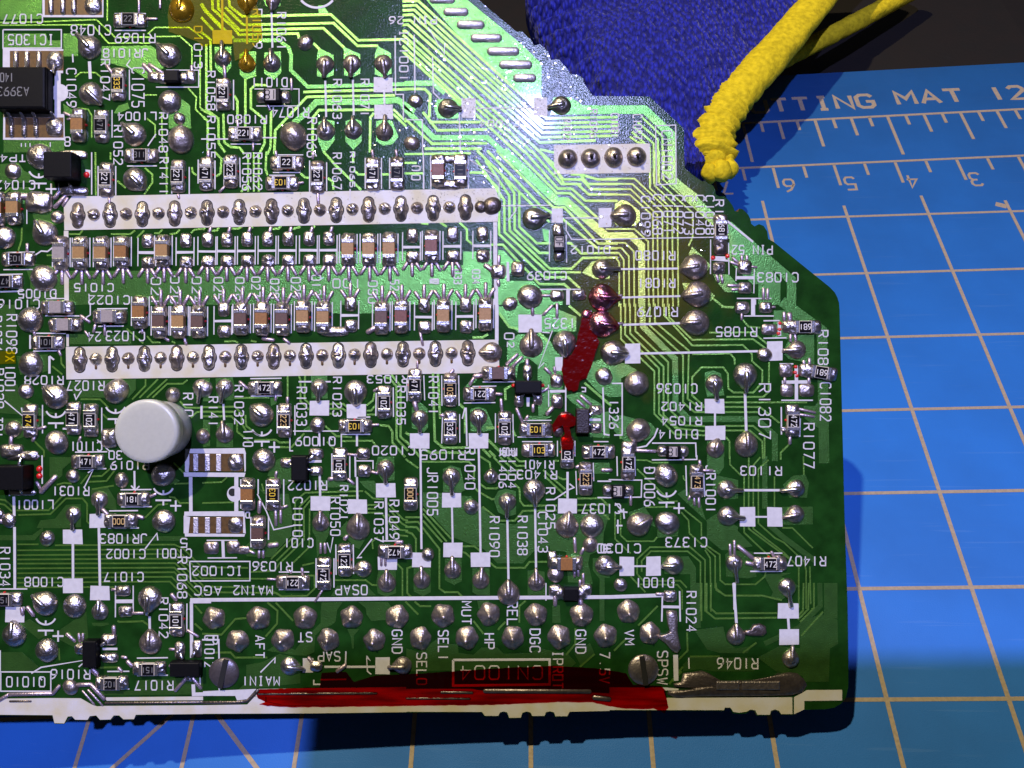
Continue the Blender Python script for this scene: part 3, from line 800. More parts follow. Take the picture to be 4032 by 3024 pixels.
run('''
@ D
k 300 1000 300 1080 40
k 1190 500 1195 560 34
k 1940 460 1950 500 34
k 600 600 720 470 50
k 690 580 740 500 40
k 520 280 590 220 50
k 600 500 650 430 50
@ E
p 0 1240 1440 1230 1440 1080 2212 1080 2212 1659 0 1659
t 20 490 20 490 430
t 20 552 0 552 430
t 20 605 0 605 430
t 22 690 -10 680 180 700 250
t 24 1310 -10 1440 140 1640 330 1720 410
t 22 1060 230 1110 275 1160 275
t 22 1360 280 1410 320 1420 405
t 22 1640 190 1690 242 1760 242
t 22 1950 240 2020 240
t 22 120 -10 200 70 190 230 140 262
t 22 410 430 480 370
t 22 0 845 20 820
t 22 80 855 150 850 170 820
t 22 290 830 390 830 420 800
t 22 500 850 540 810
t 22 740 835 820 830 850 800
t 22 960 840 1060 810
t 22 1170 850 1220 800
t 22 1630 -10 1635 120
T R1056 430 10 520 410 90
T R1062 550 10 640 405 90
T R1067 1412 10 1505 400 90
T R1065 1600 0 1650 375 90
T 025 120 1365 215 1600 90
T 026 355 1365 445 1610 90
T 027 530 1360 620 1570 90
T 028 735 1380 825 1585 90
T 029 960 1365 1060 1590 90
T 013 1185 1340 1280 1550 90
T 100 1415 1380 1720 1475 180
T 050 1800 1400 1895 1640 90
T 52 2040 1390 2130 1500 90
L 14 130 90 130 400
L 12 230 60 228 360
L 12 400 60 405 380
L 12 780 28 1090 28
L 12 760 220 1060 220
L 12 720 250 1000 250
L 14 1160 90 1160 430
L 14 1345 110 1345 420
L 13 1765 60 1765 400
L 13 1942 60 1942 400
L 13 2030 60 2030 400
L 16 1600 400 1600 560
r 40 240 90 471 w
r 310 205 90 223 w
r 920 120 0 22 w
r 860 340 0 103 y 180
r 1250 270 90 221 w
r 1850 240 90 471 w
r 2115 230 90 471 d
k 60 -10 55 60 44
k 790 -10 800 40 36
k 1200 -10 1195 70 30
k 1840 -20 1850 40 40
k 2100 -20 2110 40 40
k 1250 450 1255 560 40
k 180 430 240 370 34
k 1030 340 1090 330 36
@ F
p 620 1080 930 1080 930 1659 0 1659 0 1230 620 1230
p 1000 1060 1060 1070 1180 1200 1100 1400 1380 1400 1480 1500 1700 1500 1700 1659 1000 1659
B 92 1060 -20 1500 400 1640 532 1740 532 2230 960
t 24 880 -20 1470 590 1720 740 2080 1045 2300 1045
t 24 980 -20 1600 600 1720 600 2090 992 2300 992
t 24 1180 -20 1640 445 1780 445 2110 740
t 24 1280 -20 1650 395 1800 395 1950 528 2300 528
t 24 1360 -20 1690 345 1860 345 1985 458 2300 458
t 24 1440 -20 1710 295 1910 295 2010 402 2300 402
t 24 1790 240 1890 240 1980 345 2300 345
t 24 1900 240 2080 295 2300 295
t 24 770 -20 1300 500 1560 760
t 24 1230 430 1230 810 1420 990 1570 990
t 24 1040 250 1175 440 1180 840 1450 1095 1550 1095
t 24 860 90 1120 470 1125 850 1560 1265 1800 1265 1920 1150 2300 1145
t 24 760 80 1065 520 1070 870 1540 1305 1900 1305
t 24 840 230 1010 400 1010 890 1500 1360 1760 1360 1890 1480
t 24 920 1005 1050 1005 1450 1435 1720 1435 1790 1500
t 22 580 765 660 840 660 950 720 1000
t 22 370 765 440 810
t 22 160 770 240 780
t 22 -20 20 700 10
t 22 -20 115 110 115
t 22 -20 230 180 230
t 24 690 220 850 222
t 24 1740 990 1790 990 1900 1100 2300 1095
p 1910 1310 2020 1190 2130 1170 2212 1200 2212 1380 2060 1380
p 1480 830 1560 850 1560 990 1500 960
T D1012 1795 1020 2212 1100 180
T C1039 1320 1300 1740 1385 180
T C 60 150 150 200 180
T 0 60 250 150 300 180
T 033 520 1280 600 1430 90
T 034 720 1280 800 1430 90
T 032 260 1380 350 1430 90
L 16 185 0 190 400
L 14 265 40 268 400
L 14 670 60 675 400
L 15 1020 582 1560 578
L 14 1730 715 2090 715
L 12 1740 740 1740 850 1800 950 2230 945
L 12 690 80 970 260 1010 310 1010 570
L 12 1195 600 1190 640 1110 740
W 1580 610 1705 765
W 2090 605 2230 815
L 12 1740 900 1745 1200
L 12 1557 850 1557 1190
L 44 968 760 970 1230
L 44 975 1370 980 1659
W 1090 1190 1120 1400
L 14 1450 1492 1900 1492
L 40 1760 1500 1760 1659
c 350 205 90 red
r 590 205 90 111 d
s 470 75 360 90
s 470 355 350 110
b 1385 720 125 1570 690
s 1215 1270 150 170
b 2130 1270 112 2330 1275
s 1000 1300 170 160
k 860 1230 980 1320 60
k 1010 1130 1005 1230 40
b 1345 1570 138
b 1130 1650 82
s 1640 1560 150 130
s 1880 1550 150 120
k 1480 1560 1570 1560 34
br 2130 1580 150 2330 1590
k 1000 1400 1005 1450 44
@ G
t 17 595 -10 590 300 1130 790
t 17 540 -10 540 330 905 660 905 920 860 1020
t 17 490 -10 490 360 740 600 748 1680
t 17 440 230 440 390 682 620 690 1680
t 17 -40 285 270 285 630 620 632 1680
t 17 -40 340 250 345 575 650 580 1680
t 17 -40 400 230 400 520 680 530 1680
t 17 -40 460 220 460 470 690 478 1680
t 17 -40 835 270 835 420 970 428 1680
B 80 -40 908 235 908 350 1015 350 1680
t 17 -40 985 170 985 265 1080 270 1680
t 17 -40 1040 130 1040 210 1130 215 1680
t 17 -40 1092 100 1095 155 1170 160 1680
t 17 -40 1142 70 1150 105 1200 105 1680
p 130 515 190 530 330 640 330 740 280 800 70 790 40 740 60 560
B 100 640 180 690 300 1150 735 1240 830 1560 1090
B 105 1290 790 1560 1030 1980 1390 1980 1680
p 1310 920 1440 940 1700 1190 1860 1400 1860 1659 1620 1659 1620 1430 1560 1440 1280 1170
p 1130 1330 1300 1330 1380 1420 1560 1530 1260 1520 1160 1400
p 860 1110 900 1030 1000 1120 1100 1230 1040 1330
p 790 1420 1000 1430 1150 1560 1100 1620 860 1640
T C1099 345 480 440 910 90
T C1068 475 462 570 890 90
T C1071 590 465 690 880 90
T C1072 700 470 800 880 90
T C1073 815 475 910 890 90
T C1040 938 470 1030 890 90
T C1038 1048 475 1138 890 90
T R1084 1150 520 1240 960 90
T R1080 285 1075 710 1170 180
T R1081 310 1375 710 1470 180
T PIN_52 1335 1015 1770 1108 180
T C1083 1615 1312 2050 1410 180
L 12 -40 945 1130 925
L 14 1275 745 1290 880
L 24 1270 740 1560 975
L 12 1100 950 1098 1325
L 12 1295 985 1300 1330
L 12 1380 1260 1375 1400
L 12 1575 1270 1570 1535
L 34 1370 1365 1570 1365
L 22 110 1272 745 1265
L 22 135 1580 770 1565
L 12 1390 1592 1760 1590
L 50 1570 1600 1570 1659
bd 165 690 128 10 695
bd 930 1250 142 770 1272
bd 960 1545 145 790 1570
k -60 1285 110 1258 40
k -60 1590 130 1560 40
r 1205 855 90 681 w
s 1190 1260 140 140
s 1470 1250 160 160
s 1470 1475 150 130
k 1340 1150 1420 1220 34
k 1320 1195 1400 1230 34
k 1440 1130 1440 1180 36
k 1495 1130 1495 1180 36
k 1290 1450 1400 1450 36
k 1330 1495 1410 1490 36
k 1165 1340 1185 1410 36
k 1215 1340 1230 1420 36
k 1540 1245 1600 1250 30
k 1675 1480 1675 1600 36
k 1720 1490 1720 1600 36
@ H
p 1430 50 1540 50 1780 250 1785 620 1700 500 1560 470 1510 420 1560 300 1420 290
p 830 590 900 570 970 600 1000 790 850 800 832 720
p 0 510 140 510 240 570 100 640 110 800 0 800
p 850 1190 1000 1190 1000 1327 850 1327
p 20 980 100 960 360 1030 420 1100 330 1180 130 1190 40 1100
B 92 1500 -30 1850 225 1858 700 1870 1380
p 1690 880 1790 880 1830 820 1830 1080 1780 1050 1700 990
t 14 97 -10 100 300 390 580 390 950 570 1130 830 1137
t 14 138 -10 135 260 430 555 430 950 600 1095
t 14 178 -10 180 250 470 540 470 960 600 1078 830 1100
t 14 225 -10 225 230 510 500 510 900 660 1050 830 1057
B 54 285 -10 290 190 570 470 575 880 690 995 1280 995 1440 1140 1440 1360
t 14 350 -10 350 180 640 440 640 850 740 935 1300 935
t 14 395 -10 395 150 690 400 680 820 780 890 1310 890 1480 1030
t 14 475 -10 475 90 720 355 1160 350 1240 430 1240 490 1330 570 1330 680 1250 765 1080 765 1035 730 1030 600 990 545 800 545 720 630 720 790 820 880
t 14 515 -10 520 110 720 305 1250 300 1360 380
t 14 870 243 1250 240 1370 340
t 14 720 430 1050 425 1090 470 1090 520
t 14 1390 500 1385 760 1340 802 1020 802
t 14 1000 850 1720 850
t 14 975 20 1070 25
t 14 1150 120 1210 190 1310 200
t 14 1000 1055 1250 1055 1350 1140 1350 1340
t 14 1000 1095 1220 1095 1330 1190 1335 1340
t 14 1010 1150 1045 1190 1045 1340
t 14 1570 1210 1490 1290 1490 1350
t 14 0 1020 95 1080 95 1170
T R1079 245 20 590 100 180
T R1085 930 195 1280 275 180
T C1036 415 690 760 770 180
T R1402 455 850 800 920 180
T R1054 455 975 800 1045 180
T &1014 430 1090 765 1165 180
T R1307 1300 690 1400 1165 90
T R1086 1818 225 1900 600 90
T C1082 1835 680 1925 1010 90
T R1077 1690 1035 1780 1420 90
T 1326 0 830 75 1075 90
L 20 115 175 640 160
L 20 265 425 1290 405
W 135 340 265 510
W 1370 320 1505 485
W 830 820 1000 945
W 835 1055 1005 1180
L 18 918 945 918 1055
L 24 1180 770 1190 1100
L 12 1340 140 1480 138
L 12 1340 292 1540 288
L 12 1170 98 1430 98
L 28 1252 0 1255 95
L 12 1480 515 1600 515
L 30 1500 675 1750 672
L 30 1627 640 1627 830
L 12 1495 832 1770 832
L 12 1495 890 1497 1130
L 12 1660 990 1655 1150
L 12 20 685 110 685 110 1135 40 1135
L 12 370 1205 750 1205 755 1327
L 14 420 1075 390 1150 320 1230 220 1250
s 1155 25 130 110
s 1360 25 120 100
k 1150 80 1150 130 28
k 1400 22 1440 20 24
bd 755 155 115 630 165
k -20 170 110 165 34
b 30 420 112 165 425
b 1350 435 66
bd 1630 392 82 1500 400
b 1180 612 106 1185 770
b 910 685 80 935 835
bd 1190 1225 104 1195 1105
bd 920 1255 80 945 1175
bd 235 685 110
bd 250 1092 105
h 175 885 36
sd 1390 215 140 100
rn 1690 195 0 681 w 180
s 1560 190 120 110
k 1520 70 1520 140 34
k 1565 80 1570 150 50
k 1575 260 1575 320 30
k 1615 260 1620 320 30
rn 1830 590 9 681 w 171
s 1700 570 110 120
k 1690 490 1695 540 30
k 1740 470 1740 540 30
sd 1535 570 120 120
sd 1545 745 115 115
sd 1715 745 135 115
k 1735 640 1735 690 30
k 1525 640 1525 690 30
r 1590 1010 90 472 w
k 1640 905 1790 940 26
k 1650 955 1780 975 26
k 1570 1150 1568 1210 34
s 1520 1085 60 50
@ V
t 19 500 1160 610 1250 710 1252
L 12 740 1168 970 1168
L 40 897 1170 897 1330
''')
run('''
@ I
p 0 0 160 0 180 250 180 500 0 500
p 0 860 180 860 260 1020 470 1150 600 1180 480 1210 0 1180
p 180 560 520 540 520 720 400 760 220 760
p 760 320 1430 330 1430 430 760 430
p 740 830 1480 810 1480 920 1400 1010 850 1010 740 900
p 30 1240 460 1240 400 1380 200 1460 30 1400
t 16 1585 810 1585 880 1440 1030
t 16 1720 810 1520 1012
t 16 1820 810 1600 1012
t 16 2040 820 1990 860 1820 860 1660 1012
t 16 880 1028 1090 1030 1180 1120
t 16 1960 1050 2020 1120 2212 1122
t 16 1380 260 1560 420
t 16 1600 340 1660 410 1750 410
t 16 1870 400 1910 420
t 16 570 670 680 760
t 16 665 560 670 640 710 690
t 16 370 1480 480 1590 480 1659
t 16 1120 1190 1180 1250
t 16 2080 1230 2140 1170 2212 1160
T R1098 75 110 185 530 90
T X 62 560 160 615 180
T 1001 62 660 165 960 90
T R1029 -50 700 40 1120 90
T R1274 -60 130 20 500 90
T TP1 -40 1230 30 1440 90
T R1028 275 775 690 865 180
T R1027 735 830 1135 930 180
T C1101 775 1490 1110 1590 180
T 30 1190 1592 1330 1680 180
T 24 960 300 1100 395 180
T C1023 1160 290 1575 390 180
T R10 1995 965 2100 1210 90
L 16 50 1045 255 1215 235 1120
L 16 890 935 830 1030 810 970
L 26 540 560 540 750
L 20 540 560 590 600
L 14 360 310 720 312
L 20 330 330 330 480
L 14 365 505 660 500
L 14 495 120 900 122
L 14 985 -20 985 110 940 140
L 14 280 1090 280 1410
L 14 465 1090 465 1400
L 14 735 1090 740 1400
L 14 920 1080 930 1430
L 14 1110 1120 1110 1400
L 14 1060 45 1390 42
L 14 1070 235 1350 232
L 14 820 1605 1170 1600
L 13 1060 1470 1190 1590
L 26 2195 1100 2195 1240
e 610 1225
e 1260 1180
r 530 410 0 101 d
r 340 1260 90 474 y
r 810 1240 90 471 w
r 1000 1250 90 102 w
c 640 30 0 grey
c 720 220 0 grey
c 1200 130 0 grey
b 335 165 142
k 370 280 380 330 40
b 340 650 140
b 285 940 86
b 610 1000 140 480 890
b 1270 940 140
b 1885 980 85
b 620 1500 132
b 150 1350 95
s 1200 1450 190 220
b 2190 900 95 2165 1080
k 125 1440 120 1520 50
s 130 1590 260 160
s 330 1640 180 110
k 1040 220 1020 300 36
k 1140 200 1145 330 36
k 640 500 665 550 34
k 880 120 980 190 40
k 930 290 970 350 30
k 880 1440 860 1490 34
k 380 1440 360 1480 44
k 430 1350 500 1330 40
k 1550 270 1550 310 36
k 1790 360 1840 390 36
k 2010 370 2030 430 40
@ J
p 1410 0 1510 0 1510 95 1410 95
p 1700 0 1860 0 1860 95 1700 95
p 135 800 320 790 340 880 330 1040 150 1040
p 0 800 70 800 70 1050 0 1050
p 1175 770 1350 770 1355 1020 1180 1020
p 150 1280 325 1290 325 1550 145 1550
p 0 1250 75 1260 75 1540 0 1550
p 1090 1360 1160 1310 1250 1390 1130 1380
p 730 1010 820 1000 790 1080 740 1100
t 18 -10 1115 350 1110 420 1190 420 1290 470 1380
t 18 -10 1165 330 1165 370 1200
t 18 -10 1215 310 1215 370 1280 370 1380 520 1500
t 18 920 770 920 1010
t 18 1040 770 1060 820 1060 1050 1150 1140
t 18 1110 770 1105 1030 1165 1085
t 18 1370 1080 1530 1080 1570 1120
t 18 1370 1132 1520 1132 1570 1165
t 18 1370 1185 1480 1190
t 18 1780 1095 1850 1040 1870 940
t 18 1780 1155 1830 1150 1880 1090
t 18 1780 1195 1880 1195
t 22 2050 760 2150 890 2150 1440 2230 1510
t 22 1960 790 2030 800 2105 890 2105 1460 2230 1590
t 22 1920 1310 2020 1320 2060 1380 2060 1500 2200 1659
t 18 820 1552 960 1552 1100 1400
t 18 560 1472 790 1470 830 1500 950 1497
t 18 340 1015 720 1010
t 18 460 1200 470 1320 560 1390
t 18 1330 1320 1450 1430 1620 1440
t 18 1510 1485 1840 1480 1900 1560
t 18 1350 1490 1450 1600
t 18 230 400 350 395 380 415
t 18 520 390 580 405
T R1032 345 880 440 1300 90
T R141 62 1005 160 1320 90
T R1033 1020 900 1125 1310 90
T R1023 1415 790 1505 1210 90
T R1053 1790 770 2230 850 180
T R1035 2112 890 2200 1300 90
T Q1009 1010 1440 1435 1532 180
T C1020 1845 1540 2300 1632 180
T 10 440 1430 540 1540 90
e 640 1425
L 14 515 805 855 800
L 14 520 995 855 990
L 14 808 1095 808 1400
L 14 1000 1095 1000 1420
L 14 2070 900 2072 1220
L 14 1885 960 1880 1210
L 14 1680 1225 1820 1222
L 14 1505 1550 1505 1410 1820 1410
L 24 1675 1410 1675 1540
L 14 1490 1375 980 1375
L 14 945 1440 945 1590 980 1590
L 24 220 1080 230 1255
L 20 1265 1390 1270 1540
L 18 1040 838 1180 838
L 18 1320 838 1390 838
W 1160 1045 1370 1205
W 1565 1085 1775 1235
L 14 440 1385 540 1380 620 1430
r 680 905 0 472 w
r 890 1260 90 223 g
r 1975 1060 90 102 w
r 1660 1320 0 103 y 180
b 235 905 100 200 1075
b 15 915 92
bd 235 1410 98 215 1260
bd 0 1430 82
b 640 1200 132 530 1110
b 1265 900 97 1255 1055
b 1245 1310 88
b 1660 945 130 1670 1095
h 1955 1435 48
b 660 1690 128
k 400 840 480 910 40
k 790 990 790 1040 34
k 920 1010 920 1060 40
k 1860 940 1920 900 34
k 1840 1310 1910 1305 34
@ K
p 1000 20 1500 -10 1850 130 1850 290 1480 300 1220 300 1110 225 1010 110
p 1100 400 1215 325 1480 315 1620 450 1700 600 1700 930 1560 1170 1440 1230 1430 950 1430 660 1340 585 1220 650 1200 800 1095 640
p 1980 640 2212 560 2230 1010 2100 960 1950 800
p 1730 990 1900 950 2120 1080 2140 1120 1990 1200 1800 1060
p 60 1120 150 1060 230 1130 235 1340 190 1390 60 1340
p 695 1140 780 1110 870 1140 950 1330 970 1350 870 1380 700 1380
p 640 890 720 800 800 760 760 830 690 890
p 2000 1200 2212 1160 2212 1450 2000 1440
p 1290 1210 1590 1210 1500 1260 1320 1260
t 24 290 745 310 1480 400 1555 680 1555
t 24 345 745 365 1180 370 1240
t 24 580 1080 640 1140 640 1400
t 24 890 1470 1080 1659
t 24 830 1570 920 1659
t 24 900 1590 970 1659
t 24 -10 1390 40 1420
t 24 -10 1480 50 1540 150 1659
t 24 180 1570 260 1610 760 1610
t 24 870 1340 970 1340
t 24 1080 1040 1075 920 1140 880
t 24 1010 90 1120 240 1220 265
t 24 1940 850 2230 1100
t 24 1160 1370 1190 1430
t 24 720 355 830 355 890 320
t 24 1440 300 1560 420
t 24 1770 10 1900 120
T R1041 245 785 345 1190 90
T 1325 1510 150 1835 255 180
T 0 1070 310 1170 375 90
T 2 1100 410 1170 460 90
T R1095 160 1582 640 1682 180
T R1051 1010 1560 1200 1640 180
W 1220 110 1475 300
L 14 1480 300 1560 305
L 14 1590 280 1440 690 1500 630
W 1620 570 1700 720
W 40 1400 250 1565
W 680 1400 890 1565
L 24 148 1565 160 1659
L 24 788 1565 790 1659
L 40 985 0 985 390
L 12 190 770 200 1040
L 12 5 800 8 1050
L 12 570 770 575 1100
L 12 385 770 388 1100
L 12 830 840 1180 838
L 12 720 890 980 885
L 12 625 1070 970 1065
L 12 395 1180 385 1510
L 12 580 1190 582 1500
L 12 970 1180 970 1500
L 12 1160 1190 1165 1500
L 12 1260 1260 1580 1258
L 12 1210 1440 1590 1438
L 12 1260 1490 1590 1490
L 12 1645 1480 1645 1650
L 12 1835 1480 1835 1650
L 12 2040 1490 2200 1490
L 16 640 1120 610 1240
L 18 650 1120 660 1540
L 18 2140 900 2155 1410 2212 1420
L 16 1735 870 1735 1200
L 12 1548 870 1550 1110
W 1565 930 1740 955
W 1310 1010 1340 1110
L 14 1905 900 1950 905 1950 945 1910 945
W 1990 1235 2115 1265
bd 1360 445 132 1360 260
b 1720 410 132 1735 575
br 2125 210 152 2290 240
k 1370 -20 1375 110 44
b 2150 780 98
c 1000 745 0 brown
r 800 970 0 221 w 180
r 95 880 90 471 w
r 480 920 90 103 g
r 480 1345 90 332 w
r 1070 1340 90 102 w
r 1410 1355 0 103 y 180
r 1440 1580 0 103 y
r 1750 1610 90 102 w
r 2090 1600 0 472 w
s 1635 825 140 150
s 1640 1050 130 160
k 1590 1120 1530 1190 50
k 1510 690 1570 750 40
k 1610 680 1620 740 36
b 145 1235 96 150 1395
b 785 1225 98 795 1405
k 1090 650 1210 540 40
k 1160 670 1260 570 40
k 690 870 740 790 40
k 740 780 810 770 60
k 1030 1030 1040 1150 40
k 980 970 1040 975 40
k 450 790 510 710 44
k 90 1060 110 1140 60
k 120 620 120 690 30
k 1200 1130 1260 1270 40
k 1300 1250 1325 1210 40
k 1470 950 1545 910 36
k 1380 1090 1380 1160 40
k 370 1210 450 1210 30
k 1900 990 2010 1090 36
k 1860 1040 1940 1110 34
k 1490 110 1590 10 36
k 1640 -10 1640 140 36
k 150 300 180 440 34
k 370 1200 430 1210 30
''')
